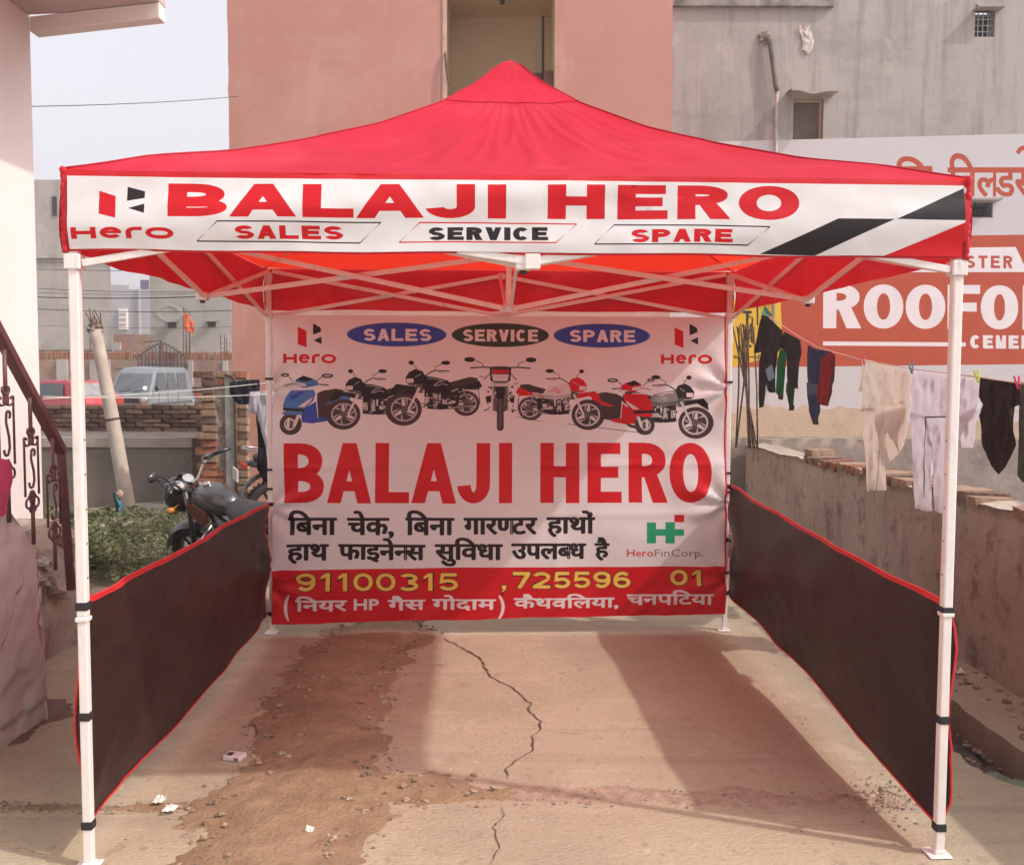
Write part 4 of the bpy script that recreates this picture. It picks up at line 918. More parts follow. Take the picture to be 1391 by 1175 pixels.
for side in range(4):
    b.tube([roof_pt(side, -1, t/30*.99, .002) for t in range(31)], .0035, 6)
    b.tube([roof_pt(side, -1+2*i/20, .80, .003) for i in range(21)], .0013, 5)
b.build('seam', M_seam, tent, smooth=True)
# valances: hang from the eave; front one carries the printed vinyl
VB = 2.062
def val_pt(side, s, v, off=0):
    a = s*E_; z = EZ+.0+(VB-EZ)*v
    w_ = .012*noise.noise(Vector((s*5+side*11, v*1.4, 3)))*(.3+v)+.004*math.sin(s*37+v*4)*v+.016*math.sin(v*2.6)
    if side == 0: w_ = .010*noise.noise(Vector((s*3, v*2.2, 3)))+.012*math.sin(v*3.1)+.005*math.sin(v*8+s*4)+.004*noise.noise(Vector((s*16, v*5, 9)))
    z += .006*noise.noise(Vector((s*4+side, 5, 1)))*v
    e = .025*max(0, abs(s)-.985)/.015*noise.noise(Vector((s, v*9, 2)))
    d = -(E_+.004+w_+off)
    p = {0: (a, d), 1: (-d, a), 2: (-a, -d), 3: (d, -a)}[side]
    return (p[0]+(0), H2_+p[1], z)
for side in range(4):
    b = MB(); b.grid(90, 12, lambda u, v: val_pt(side, -1+2*u, v)); b.build('valance', M_val, tent, smooth=True, fix=False)
for sx, sy in ((-1, -1), (1, -1), (1, 1), (-1, 1)):
    cx, cy = sx*(E_+.002), H2_+sy*(E_+.002)
    b = MB(); b.tube([(cx+.002*math.sin(k*2.1)*sx, cy+.002*math.cos(k*1.7), EZ+.01-(EZ-VB+.012)*k/40) for k in range(41)], [.010+.0014*math.sin(k*1.9+sx)+.0016*math.sin(k*.8) for k in range(41)], 8); b.build('corner_sleeve', M_val, tent, smooth=True)
# printed vinyl on the front valance. u: 88..1308 photo pixels along the sheet, v: 0..86 down
def L1(): 
    L = []; R = I['red']; K = I['black']
    def v_(x, y): return y-253-(x-88)*13/1220
    def q(pts): return [(x, v_(x, y)*86/(87-5*(x-88)/1220)) for x, y in pts]
    L.append((K, [q([(1022.7, 345), (1128.5, 304.5), (1206.8, 305.4), (1100, 346.5)]), q([(1209, 305.4), (1306, 268.5), (1306, 307)])]))
    L.append((R, [q([(1192.6, 348.5), (1306, 309), (1306, 350)])]))
    big = [('B', 222, 301), ('A', 304, 393), ('L', 401, 469), ('A', 472, 563), ('J', 565, 632), ('I', 649, 674), ('H', 730, 808), ('E', 825, 894), ('R', 907, 980), ('O', 991, 1075)]
    for c, x0, x1 in big: L.append((R, [q(p) for p in letters([(c, x0, x1)], 262+(x0-222)*.0055, 302+(x0-222)*.0055, 25, 10.5)]))
    L.append((R, [q([(131.3, 271), (153, 277.5), (153, 304.2), (131.3, 299)])]))
    L.append((K, [q([(168, 266), (191, 271.5), (191, 279.8), (168, 283.5)]), q([(169.5, 292.3), (191, 286.7), (191, 298.2)])]))
    L.append((R, [q(p) for p in letters([('H', 94, 127), ('e', 132, 161), ('r', 166, 188), ('o', 192, 229)], 315, 328.5, 7.5, 4.2)]))
    for pts, col in (([(259, 330.4), (287.8, 307.4), (505, 308.4), (476.5, 331.8)], K), ([(529.4, 331.8), (557, 308.8), (770, 310.6), (741.7, 332.6)], R), ([(794, 334), (821, 311.6), (1034.5, 314), (1005, 335.3)], K)):
        L.append((col, [q(p) for p in stroke(pts, 1.6, 1.6, True)]))
    for t, x0, x1, y0, c in (('SALES', 310, 454, 312.5, R), ('SERVICE', 569, 731, 314.5, K), ('SPARE', 844, 984, 317, R)):
        L.append((c, [q(p) for p in word(t, x0, x1, y0, y0+15.5, 8.6, 4.3, .16, nw=.38)]))
    return L
def fas(u, v):
    s = -1+2*(u-84)/1228; vv = .075+v/86*.90
    p = val_pt(0, s, vv, .006); return p
print_sheet('printed_valance', (90, 1305), (0, 86), 110, 10, L1(), fas, INKM, tent, base=I['white'])

# frame: legs, feet, sliders, scissor bars, centre pole
Zl, Zh = 2.035, 2.30
LEG = .0405
for sx, yy in ((-1, 0), (1, 0), (1, W), (-1, W)):
    x = sx*H2_
    b = MB(); b.box(x-.0172, yy-.0172, .86, x+.0172, yy+.0172, 2.29); lg = b.build('upper_leg', M_white, tent, bevel=.006)
    b = MB(); b.box(x-.0155, yy-.0155, .005, x+.0155, yy+.0155, .875); b.build('lower_leg', M_white, tent, bevel=.004)
    b = MB(); b.box(x-.021, yy-.021, .845, x+.021, yy+.021, .860); b.build('leg_collar', M_white, tent, bevel=.003)
    b = MB(); b.box(x-.045, yy-.04, .002, x+.035, yy+.04, .008); b.box(x-.019, yy-.019, .008, x+.019, yy+.019, .022); b.build('foot', M_white, tent, bevel=.004)
    b = MB(); b.box(x-.026, yy-.026, 2.005, x+.026, yy+.026, 2.055); b.build('bracket', M_white, tent, bevel=.004); b = MB(); b.box(x-.0225, yy-.0225, 2.24, x+.0225, yy+.0225, 2.296); b.build('bracket', M_white, tent, bevel=.004)
    hl = MB()
    for k in range(5): z = 1.45-k*.115; hl.lathe([(.0, 0), (.004, 0), (.004, .001)], (x-sx*.0174, yy, z), 8, 'X')
    hl.build('leg_holes', M_wire, tent)
def bar(a, b_, w=.013, h=.024, name='truss_bar'):
    m = MB(); m.bar(a, b_, w, h); return m.build(name, M_white, tent, bevel=.002, seg=1)
cs = [(-H2_, 0), (H2_, 0), (H2_, W), (-H2_, W)]
for i in range(4):
    A = Vector((*cs[i], 0)); B = Vector((*cs[(i+1) % 4], 0)); M = (A+B)/2; nrm = (Vector((0, H2_, 0))-M).normalized()*.012
    for C in (A, B):
        D = (M-C).normalized()
        s0 = C+D*.03; s1 = M-D*.02
        bar(s0+Vector((0, 0, Zh))+nrm, s1+Vector((0, 0, Zl+.0))+nrm); bar(s0+Vector((0, 0, Zl-.01))-nrm, s1+Vector((0, 0, Zh-.02))-nrm)
        mid = (s0+s1)/2+Vector((0, 0, (Zl+Zh)/2-.005)); m = MB(); m.ell(mid, (.012, .012, .012), 8, 6); m.build('rivet', M_chrome, tent)
    m = MB(); m.box(M.x-.026, M.y-.026, Zl-.022, M.x+.026, M.y+.026, Zl+.018); m.build('mid_joint', M_white, tent, bevel=.006)
    m = MB(); m.box(M.x-.022, M.y-.022, Zh-.04, M.x+.022, M.y+.022, Zh); m.build('mid_joint', M_white, tent, bevel=.006)
    m = MB(); m.lathe([(0, -.012), (.012, -.012), (.012, .0), (0, .0)], (M.x, M.y, Zl-.022), 10); m.build('joint_cap', M_strap, tent)
    Cc = Vector((0, H2_, 0)); D = (Cc-M).normalized(); sd = Vector((-D.y, D.x, 0))*.010
    bar(M+D*.02+Vector((0, 0, Zl))+sd, Cc-D*.03+Vector((0, 0, 2.235))+sd); bar(M+D*.02+Vector((0, 0, Zh-.02))-sd, Cc-D*.03+Vector((0, 0, 1.985))-sd)
m = MB(); m.box(-.013, H2_-.013, 1.965, .013, H2_+.013, 3.14); m.build('centre_pole', M_white, tent, bevel=.003)
m = MB(); m.box(-.04, H2_-.012, 1.965, .04, H2_+.012, 2.0); m.box(-.012, H2_-.04, 1.965, .012, H2_+.04, 2.0); m.box(-.04, H2_-.012, 2.215, .04, H2_+.012, 2.25); m.box(-.012, H2_-.04, 2.215, .012, H2_+.04, 2.25); m.build('hub', M_white, tent, bevel=.003)
# folding joint at the front centre
m = MB(); m.bar((-.24, -.02, Zl+.045), (.03, -.02, Zl+.005), .016, .028); m.bar((.03, -.02, Zl+.005), (.28, -.02, Zl+.05), .016, .028); m.box(.005, -.035, Zl-.02, .055, .0, Zl+.03); m.build('fold_joint', M_white, tent, bevel=.003)

# ---- backdrop banner
def TL(x, y, z):  # tent local -> world
    c, s = math.cos(TR), math.sin(TR); return Vector((TX+x*c-y*s, TY+x*s+y*c, z))
def inv_px(px, py, ly):
    """tent-local x,z of a photo pixel on the plane local y = ly"""
    p = at(px, py, 10)-Vector((0, 0, CAMZ)); c, s = math.cos(TR), math.sin(TR); o = Vector((TX, TY, 0))
    ny = Vector((-s, c, 0)); t = (ly-(-o).dot(ny)-0)/p.dot(ny) if False else (ly+o.dot(ny))/p.dot(ny)
    q = Vector((0, 0, CAMZ))+p*t-o; return q.x*c+q.y*s, q.z
BY = W-.055
q = inv_px(371, 430, BY), inv_px(985, 429, BY), inv_px(987, 832, BY), inv_px(371, 850, BY)
(bx0, bz0), (bx1, bz1), (bx2, bz2), (bx3, bz3) = q
def ban(u, v):
    a, c = (u-370)/618, (v-430)/420
    x = (bx0*(1-c)+bx3*c)*(1-a)+(bx1*(1-c)+bx2*c)*a
    z = (bz0*(1-c)+bz3*c)*(1-a)+(bz1*(1-c)+bz2*c)*a
    ed = min(a, 1-a)
    y = .028*noise.noise(Vector((a*3.2, c*2.2, 1)))+.014*noise.noise(Vector((a*6-c*2, c*1.6, 12)))+.012*noise.noise(Vector((a*9+c*2, c*6, 2)))
    y += .006*math.exp(-((c-.49)/.006)**2)+.005*math.exp(-((c-.655)/.005)**2)*(a > .35)+.005*math.exp(-((a-.64+.02*c)/.006)**2)
    y += .016*math.sin((a*5+c*9)*2)*math.exp(-((ed)/.07)**2)*math.sin(c*math.pi)
    for k, cc in enumerate((.235, .62, .87)):   # pulls toward the straps
        rr_ = Vector(((1-a)*3.0, (c-cc)*2.0)).length; y -= .02*math.exp(-(rr_/.22)**2)*math.cos(math.atan2(c-cc, 1-a+.01)*7)
        rr_ = Vector((a*3.0, (c-cc)*2.0)).length; y -= .016*math.exp(-(rr_/.22)**2)*math.cos(math.atan2(c-cc, a+.01)*7)
    y += .018*noise.noise(Vector((a*26+c*14, c*9, 5)))*math.exp(-((c-1.0)/.10)**2)
    y += .012*abs(noise.noise(Vector((a*7-c*11, c*5+a*3, 8))))*(a > .6)*(a-.6)*2
    z += .010*noise.noise(Vector((a*6, 1, 1)))*(c > .97)
    return (x, -y, z)
def BL():
    brr = random.Random(77)
    L = []; R, K, G = I['red'], I['black'], I['grey']
    def q(p): return [(x, 430+(y-430)*420/(420-18*(x-370)/618)) for x, y in p]
    A = lambda k, ps: L.append((I[k] if isinstance(k, str) else k, [q(p) for p in ps]))
    # lower red field
    A('red', [[(360, 776.5), (460, 774), (620, 770), (800, 768), (1000, 766), (1000, 860), (360, 860)]])
    A('red', [[(985.5, 420), (1000, 420), (1000, 860), (985.5, 860)]])
    for dx, dy in ((0, 0), (515, -2)):
        sh = lambda p: [(x+dx, y+dy) for x, y in p]
        A('red', [sh([(401.7, 445.7), (413.6, 451), (414.3, 473.6), (402.2, 468.8)])])
        A('black', [sh([(422.4, 441), (432.7, 446.7), (433.4, 452.2), (422.4, 456.2)]), sh([(423.1, 463.6), (434.1, 458.8), (434.1, 468.8)])])
        A('red', [sh(p) for p in letters([('H', 383, 401), ('e', 403.5, 418.5), ('r', 421, 432), ('o', 434, 454)], 482, 494.5, 4.4, 3.4)])
    for cx, rx, c, t, x0, x1 in ((536, 67, 'blue', 'SALES', 491, 583), (677, 66, 'green', 'SERVICE', 626, 729), (816.5, 66, 'blue', 'SPARE', 772, 863)):
        A('grey', [ellp(cx, 455.5, rx+.9, 16.3, 40)]); A(c, [ellp(cx, 455.5, rx, 15.4, 40)])
        A('white', word(t, x0, x1, 448, 464, 5.0, 3.6, .17, nw=.36))
    # ---- printed vehicles
    def bike(ox, oy, k, flip, pal, body='black'):
        f = -1 if flip else 1
        T = lambda ps: [(ox+f*(x-210)*k/8.18, oy+(y-700)*k/8.18) for x, y in ps]
        P = lambda c, ps: A(c, [T(p) for p in ps])
        def wheel(cx, cy, rx, ry, ri, sp):
            P('brown', [ellp(cx, cy, rx, ry, 26)]); P('silver' if pal != 'dark' else 'steel', [ellp(cx+8, cy, rx*ri, ry*ri, 24)])
            P('brown', [ellp(cx+8, cy, rx*(ri-.09), ry*(ri-.09), 24)])
            for s in range(sp):
                t = 2*math.pi*s/sp+.4; dx, dy = math.cos(t), math.sin(t); nx_, ny_ = -dy, dx
                P('silver', [[(cx+8+dx*20+nx_*22, cy+dy*20+ny_*22), (cx+8+dx*rx*.62+nx_*14, cy+dy*ry*.62+ny_*14), (cx+8+dx*rx*.62-nx_*14, cy+dy*ry*.62-ny_*14), (cx+8+dx*20-nx_*22, cy+dy*20-ny_*22)]]) if s % 2 == 0 or sp > 6 else None
                P('steel', [[(cx+8+dx*30+nx_*40, cy+dy*30+ny_*40), (cx+8+dx*rx*.6+nx_*50, cy+dy*ry*.6+ny_*50), (cx+8+dx*rx*.6+nx_*26, cy+dy*ry*.6+ny_*26)]])
            P('mid', [ellp(cx+8, cy, 42, 42, 14)])
        P('mid', stroke([(900, 400), (1040, 420), (1060, 640)], 10, 10)+stroke([(1050, 330), (1110, 345)], 9, 9))
        wheel(905, 630, 152, 140, .74, 5)
        P('brown', stroke([(600, 690), (760, 680), (1000, 640)], 26, 26)); P('steel', stroke([(680, 690), (960, 655)], 8, 8))
        P('black', [[(440, 480), (760, 470), (840, 520), (820, 650), (700, 690), (560, 700), (440, 690)]])
        P('steel', [[(440, 560), (500, 560), (500, 650), (450, 640)], [(540, 530), (585, 530), (590, 660), (540, 660)], [(640, 590), (760, 600), (750, 640), (640, 640)]])
        P('silver', [[(450, 575), (490, 575), (490, 585), (450, 585)], [(450, 600), (490, 600), (490, 612), (450, 612)], [(600, 520), (625, 520), (620, 600), (606, 600)]])
        for _ in range(46):   # crowded engine details
            x_, y_ = brr.uniform(430, 800), brr.uniform(480, 680); a_, b_2 = brr.uniform(5, 24), brr.uniform(5, 16); t_ = brr.uniform(-.5, .5)
            P(brr.choice(['black', 'brown', 'mid', 'mid', 'grey', 'steel', 'silver']), [[(x_-a_, y_-b_2), (x_+a_, y_-b_2+t_*a_), (x_+a_*.8, y_+b_2), (x_-a_*.8, y_+b_2-t_*a_)]])
        P('mid', stroke([(840, 450), (960, 620)], 22, 22)); P('steel', stroke([(860, 460), (930, 600)], 6, 6))
        wheel(210, 700, 205, 182, .74, 6)
        tank = {'dark': 'black', 'white': 'silver', 'grey': 'grey'}[pal]; acc = {'dark': 'steel', 'white': 'red', 'grey': 'steel'}[pal]
        P('black' if pal != 'white' else 'red', [[(860, 440), (1050, 380), (1085, 440), (1040, 480), (880, 480)]])
        P(tank, [[(340, 350), (430, 330), (560, 345), (700, 380), (740, 420), (880, 440), (850, 500), (600, 520), (400, 480), (340, 440)]])
        P('black' if pal == 'dark' else ('mid' if pal == 'grey' else 'steel'), [[(400, 480), (600, 505), (850, 495), (880, 450), (760, 462), (600, 478), (430, 452)]])
        P('grey' if pal == 'dark' else 'silver', [[(470, 352), (560, 356), (680, 388), (660, 394), (560, 370), (480, 364)]])
        for _ in range(12):
            x_, y_ = brr.uniform(860, 1060), brr.uniform(440, 560); P(brr.choice(['mid', 'brown', 'steel']), stroke([(x_, y_), (x_+brr.uniform(-30, 30), y_+brr.uniform(10, 40))], 7, 7))
        P(acc, stroke([(540, 440), (600, 395), (640, 385)], 11, 11)+stroke([(560, 445), (640, 415), (700, 430)], 9, 9)+stroke([(740, 500), (820, 470)], 14, 14))
        P('brown', [[(720, 400), (800, 380), (940, 340), (1030, 350), (1040, 380), (930, 430), (760, 455)]])
        P(acc if pal == 'white' else 'black', [[(230, 350), (270, 290), (340, 255), (420, 280), (450, 335), (420, 420), (350, 470), (240, 410)]])
        P('silver', [[(242, 362), (322, 360), (320, 408), (246, 410)]]); P('steel', stroke([(340, 345), (400, 310)], 7, 7))
        P('black' if pal != 'white' else 'red', [[(70, 480), (130, 420), (350, 450), (400, 520), (300, 500), (200, 480), (60, 560)]])
        P('mid', [[(330, 420), (420, 420), (430, 520), (350, 520)]]); P('silver', stroke([(385, 460), (265, 700)], 26, 26)); P('steel', stroke([(200, 430), (350, 440)], 10, 10))
        P('black', stroke([(440, 335), (520, 285), (560, 270), (720, 280)], 13, 13)+stroke([(560, 272), (562, 238), (640, 195)], 8, 8)+[ellp(676, 186, 52, 23, 16)]+stroke([(360, 255), (322, 208)], 8, 8)+[ellp(294, 188, 31, 24, 14)]+stroke([(590, 285), (665, 300)], 5, 5))
    def scooter(ox, oy, k, flip, c, c2):
        f = -1 if flip else 1
        T = lambda ps: [(ox+f*(x-195)*k/8.18, oy+(y-870)*k/8.18) for x, y in ps]; P = lambda cc, ps: A(cc, [T(p) for p in ps])
        P('brown', [[(480, 600), (560, 540), (800, 520), (840, 600), (700, 800), (500, 840)]]); P(c, [[(560, 650), (800, 540), (870, 500), (840, 590), (700, 640)]])
        P('brown', [[(480, 530), (540, 500), (700, 475), (800, 505), (720, 590), (560, 645), (480, 600)]])
        P('silver', stroke([(700, 480), (850, 480)], 10, 10))
        P('brown', [ellp(195, 870, 122, 120, 24)]); P('silver', [ellp(185, 872, 62, 66, 18)]); P('mid', [ellp(185, 872, 48, 50, 16)])
        P('silver', [[(160, 800), (185, 800), (180, 930), (150, 900)], stroke([(285, 750), (235, 890)], 34, 34)[0]])
        P(c2, [[(350, 690), (470, 620), (490, 800), (600, 795), (590, 835), (430, 862), (320, 850), (300, 745)]])
        P(c, [[(100, 740), (180, 715), (290, 725), (330, 765), (210, 770), (105, 768)]])
        P(c, [[(190, 495), (440, 490), (462, 535), (440, 610), (350, 700), (110, 700), (98, 660), (130, 580)]])
        P('black', [[(100, 690), (340, 700), (330, 735), (110, 722)]]); P('silver', [[(200, 488), (350, 486), (350, 496), (200, 500)], [(265, 680), (430, 575), (410, 620), (340, 682)]])
        P(c2, [[(180, 560), (300, 510), (340, 520), (240, 590), (190, 600)]])
        P(c, [[(235, 440), (245, 380), (320, 338), (420, 362), (490, 405), (480, 445), (330, 475)]]); P('black', [[(245, 385), (330, 335), (435, 380), (350, 402)]]); P('silver', [[(240, 405), (345, 420), (360, 455), (250, 455)]])
        P('black', stroke([(480, 430), (605, 440)], 13, 13)+stroke([(230, 420), (120, 450)], 8, 8)+stroke([(470, 395), (530, 350)], 9, 9)+stroke([(215, 400), (165, 350)], 9, 9)+[ellp(592, 337, 66, 25, 16), ellp(124, 332, 46, 22, 14)]); P('steel', [ellp(592, 337, 40, 12, 12), ellp(122, 332, 26, 11, 10)])
    A('mid', stroke([(700, 565), (735, 571)], .8, .8)+stroke([(770, 574), (885, 587)], 1.0, 1.0))
    scooter(393.8, 576.3, 1.0, False, 'lblue', 'blue')
    bike(464, 563, .93, False, 'dark'); bike(545.6, 555.6, 1.0, False, 'dark')
    # front view motorcycle
    T = lambda ps: [(520+x/8.18, 470+y/8.18) for x, y in ps]; P = lambda c, ps: A(c, [T(p) for p in ps])
    P('mid', [[(1195, 440), (1385, 440), (1370, 700), (1330, 720), (1240, 720), (1200, 700)]]); P('steel', stroke([(1205, 440), (1205, 720)], 12, 12)+stroke([(1375, 440), (1375, 720)], 12, 12))
    P('black', [[(1120, 560), (1180, 540), (1190, 610), (1140, 640)], [(1390, 560), (1450, 540), (1440, 630), (1395, 610)]])
    P('brown', [[(1250, 500), (1325, 500), (1328, 900), (1310, 930), (1262, 930), (1250, 900)]]); P('mid', [[(1275, 520), (1300, 520), (1300, 900), (1275, 900)]]); P('black', [[(1235, 450), (1340, 450), (1330, 580), (1245, 580)]])
    P('brown', [[(1165, 235), (1215, 222), (1360, 222), (1410, 235), (1400, 380), (1350, 405), (1225, 405), (1175, 380)]]); P('redbrown' if False else 'red', [[(1190, 260), (1385, 260), (1375, 300), (1200, 300)]])
    for _ in range(60):
        x_, y_ = brr.uniform(1130, 1440), brr.uniform(400, 720); a_ = brr.uniform(5, 16)
        if 1245 < x_ < 1330: continue
        P(brr.choice(['black', 'brown', 'mid', 'steel', 'grey', 'silver']), [[(x_-a_, y_-a_*.7), (x_+a_*.5, y_-a_), (x_+a_, y_+a_*.8), (x_-a_*.6, y_+a_)]])
    P('silver', [[(1190, 310), (1385, 310), (1365, 385), (1210, 385)]]); P('steel', [[(1180, 412), (1395, 412), (1395, 425), (1180, 425)]])
    for s in (-1, 1):
        m_ = lambda x: 1287+s*(x-1287)
        P('black', stroke([(m_(1390), 235), (m_(1500), 232), (m_(1625), 242)], 15, 15)+stroke([(m_(1480), 225), (m_(1490), 190), (m_(1560), 165)], 9, 9)+[ellp(m_(1630), 150, 62, 28, 18)]+stroke([(m_(1400), 300), (m_(1470), 370)], 10, 10)+stroke([(m_(1410), 690), (m_(1470), 710)], 12, 12))
    bike(946.5, 571.5, .97, True, 'grey')
    scooter(876.3, 575.0, .92, True, 'red', 'red')
    bike(798, 561.5, .93, True, 'white')
    # BALAJI HERO
    big = [('B', 385, 439, 0), ('A', 443, 503, 0), ('L', 508, 554, 0), ('A', 557, 618, 0), ('J', 619, 664, 0), ('I', 676, 694, 0), ('H', 732.5, 786, 0), ('E', 797, 844.5, 0), ('R', 854, 908, 0), ('O', 910, 968, 0)]
    for c, x0, x1, _ in big:
        y0 = 602-(x0-385)*.007; y1 = 683.5-(x0-385)*.0075
        A('yellow', [p for p in letters([(c, x0-.7, x1+.7)], y0-.7, y1+.7, 18.6, 15.4)]) if False else None
        A('red', letters([(c, x0, x1)], y0, y1, 18.6 if c != 'I' else 18, 15.2))
    # Hindi lines
    def hi(segs, x0, x1, yb, yf, off, col, slope, cut=.13):
        lat = segs[0] in ('(', ')', 'HP')
        p, _ = script_text(segs, 0, cut); bd = (1.55, .85) if col == 'black' else (.95, .5) if not lat else (.7, .6)
        p = fit(p, x0+bd[0], x1-bd[0], yb+.4, yf-.4, bold=bd); A(col, [[(x, y-(x-x0)*slope) for x, y in t] for t in p])
    hi(['िबना'], 390, 457, 703.5, 727, .035, 'black', .006); hi(['चेक,'], 470, 534, 703, 726.5, .035, 'black', .006); hi(['िबना'], 549, 616, 702, 725.5, .035, 'black', .006)
    hi(['गार', 'ण~', 'टर'], 628, 729, 701.5, 724, .035, 'black', .006); hi(['हाथों'], 741, 808, 700.5, 722.5, .035, 'black', .006)
    hi(['हाथ'], 389, 446, 740, 762, .035, 'black', .006); hi(['फाइने', 'न~', 'स'], 458, 577, 739.5, 760.5, .035, 'black', .006); hi(['सु', 'िवधा'], 589, 682, 738, 759.5, .035, 'black', .006)
    hi(['उपल', 'ब~', 'ध'], 693, 796, 736.5, 757.5, .035, 'black', .006); hi(['है'], 807, 828, 735.5, 755, .035, 'black', .006)
    # finance logo
    A('teal', [rect(878.8, 706.5, 891.5, 735), rect(904.5, 706, 917.5, 735), rect(890, 715.5, 930, 724.5)]); A('red', [rect(916.8, 696, 930, 706)])
    p, adv = flat_text('Hero', .012, 2); A('red', fit(p, 851.5, 888, 743, 753, .70)); p, adv = flat_text('FinCorp.', .008, 2); A('grey', fit(p, 890, 957.5, 743, 753, .70))
    # telephone numbers
    def num(t, x0, x1, y0, y1, sl, gap=.16, nw=.72):
        for c, v, h, g_ in (('black', 7.4, 7.2, 1.0), ('yellow', 5.6, 4.6, 0)):
            ws = [nw if ch == '1' else (.45 if ch == ',' else 1) for ch in t]; k = (x1-x0)/(sum(ws)+gap*(len(t)-1)); x = x0
            for ch, wq in zip(t, ws):
                dy = (x-x0)*sl; A(c, letters([(ch, x-g_, x+wq*k+g_)], (y0 if ch != ',' else y1-6)-g_-dy, y1+g_-dy, v, h)); x += (wq+gap)*k
    num('91100315', 402, 621, 779.5, 804, .008); num(',725596', 681, 857, 775.5, 798.5, .010); num('01', 912, 957, 771.5, 793, .01)
    for segs, x0, x1, yb, yf in ((['('], 386, 394, 812, 836), (['िनयर'], 401, 471, 817, 832), (['HP'], 480, 514, 816, 830), (['गैस'], 526, 577, 815.5, 830), (['गोदाम'], 586, 673, 814.5, 829), ([')'], 676, 685, 811, 833),
                                 (['कैथव', 'िलया,'], 697, 841, 812, 826), (['चनप', 'िटया'], 852, 972, 806, 820.5)):
        bh = .63 if segs[0] not in ('(', ')', 'HP') else .7
        hi(segs, x0, x1, yb, yf, 0, 'white', .012)
    A('mid', []); return L
bn = empty('backdrop_banner', tuple(TL(0, BY, 0)), TR, 'large printed vinyl banner with a row of motorcycles tied across the back of the tent', 'banner')
print_sheet('printed_sheet', (370, 988), (430, 850), 120, 84, BL(), ban, INKM, bn, base=I['white'])
def strap(parent, x, y, z, side, h=.018, reach=.05, r=.024, tilt=.0):
    m = MB(); m.box(x-r, y-r, z-h/2, x+r, y+r, z+h/2); m.bar((x, y-r, z), (x+side*reach, y-r-.004, z+tilt), .006, h*.8); return m.build('strap', M_strap, parent, bevel=.002)
for py, s in ((517, 0), (640, 0), (666, 0), (775, 0)):
    for sx, px in ((-1, 367), (1, 989)):
        if s: continue
        _, z = inv_px(px, py, W); strap(bn, sx*H2_, W-BY, z, -sx, .014, .06)
def side_panel(sx, zf, zb, label, nm='side_panel'):
    """zf=(top,bottom) at the front leg, zb at the back leg"""
    X = sx*(H2_+.018)
    e = empty(nm, tuple(TL(X, 0, 0)), TR, label, 'side panel', 'black half-height panels between the tent legs')
    def fn(u, v):
        y = .03+(W-.06)*u; t = zf[0]*(1-u)+zb[0]*u; bt = zf[1]*(1-u)+zb[1]*u
        ed = min(u, 1-u)
        z = t+(bt-t)*v - .012*math.sin(u*math.pi)*(1-v)+.010*math.sin(u*math.pi)*v
        x = .032*noise.noise(Vector((u*2.2, v*1.6, sx)))+.020*noise.noise(Vector((u*7-v*3, v*2.5, 4+sx)))+.009*abs(noise.noise(Vector((u*12+v*7, v*3-u*4, 14+sx))))
        x += .016*math.sin(v*9+u*22)*math.exp(-(ed/.06)**2)+sx*.03*math.sin(v*math.pi)*(math.exp(-((u)/.03)**2))
        x += .012*math.exp(-((v+u*2.6-.9)/.06)**2)*(u < .3)+.010*math.exp(-((v-u*1.2+.1)/.05)**2)*(u < .6)
        return (x, y, z)
    m = MB(); m.grid(70, 24, fn); m.build('cloth', M_panel, e, smooth=True, fix=False)
    m = MB(); m.grid(70, 24, lambda u, v: (fn(u, v)[0]+sx*.003, fn(u, v)[1], fn(u, v)[2])); m.build('outer_cloth', M_panel, e, smooth=True, fix=False)
    m = MB()
    def band(v0, v1, off):
        m.grid(70, 1, lambda u, v: (fn(u, v0+(v1-v0)*v)[0]-sx*off, fn(u, v0+(v1-v0)*v)[1], fn(u, v0+(v1-v0)*v)[2]))
    band(-.003, .022, .003); band(.992, 1.004, .003)
    m.tube([fn(i/70, 0) for i in range(71)], .005, 6); m.tube([fn(i/70, 1) for i in range(71)], .004, 6); m.tube([fn(0, i/20) for i in range(21)], .004, 6); m.tube([fn(1, i/20) for i in range(21)], .004, 6)
    m.build('piping', M_pipe, e, smooth=True, fix=False)
    lx = sx*H2_-X
    for u, ylg, (t, bt) in ((0, 0, zf), (1, W, zb)):
        for k, z in enumerate((t-.012, (t+bt)/2-.0, bt+.012)):
            r = .0200 if z > .86 else .0190
            m = MB(); m.box(lx-r, ylg-r, z-.014, lx+r, ylg+r, z+.014); m.bar((lx+sx*.01, ylg+(r if u == 0 else -r), z), (0, ylg+(.06 if u == 0 else -.06), z+(-.01 if k == 0 else .02 if k == 2 else 0)), .008, .022); m.build('strap', M_strap, e, bevel=.003)
    return e
M_panel = mat('black_vinyl_inner', (.024, .009, .008), .45, .15, 2.5, bump=.25, bscale=45, spec=.45, streaks=(((1.5, 1.5, 2.5), .5, .7, (.05, .028, .024), .6), ((.6, .6, 5), .58, .72, (.055, .035, .03), .5)))
M_pipe = mat('red_piping', (.62, .02, .03), .5, .05, 5)
zq = lambda px, py, ly: inv_px(px, py, ly)[1]
side_panel(-1, (zq(100, 822, 0), zq(108, 1128, 0)), (zq(366, 684, W), zq(366, 838, W)), 'black vinyl side panel with red piping between the two left tent legs')
side_panel(1, (zq(1290, 820, 0), zq(1285, 1122, 0)), (zq(990, 656, W), zq(992, 805, W)), 'black vinyl side panel with red piping between the two right tent legs')

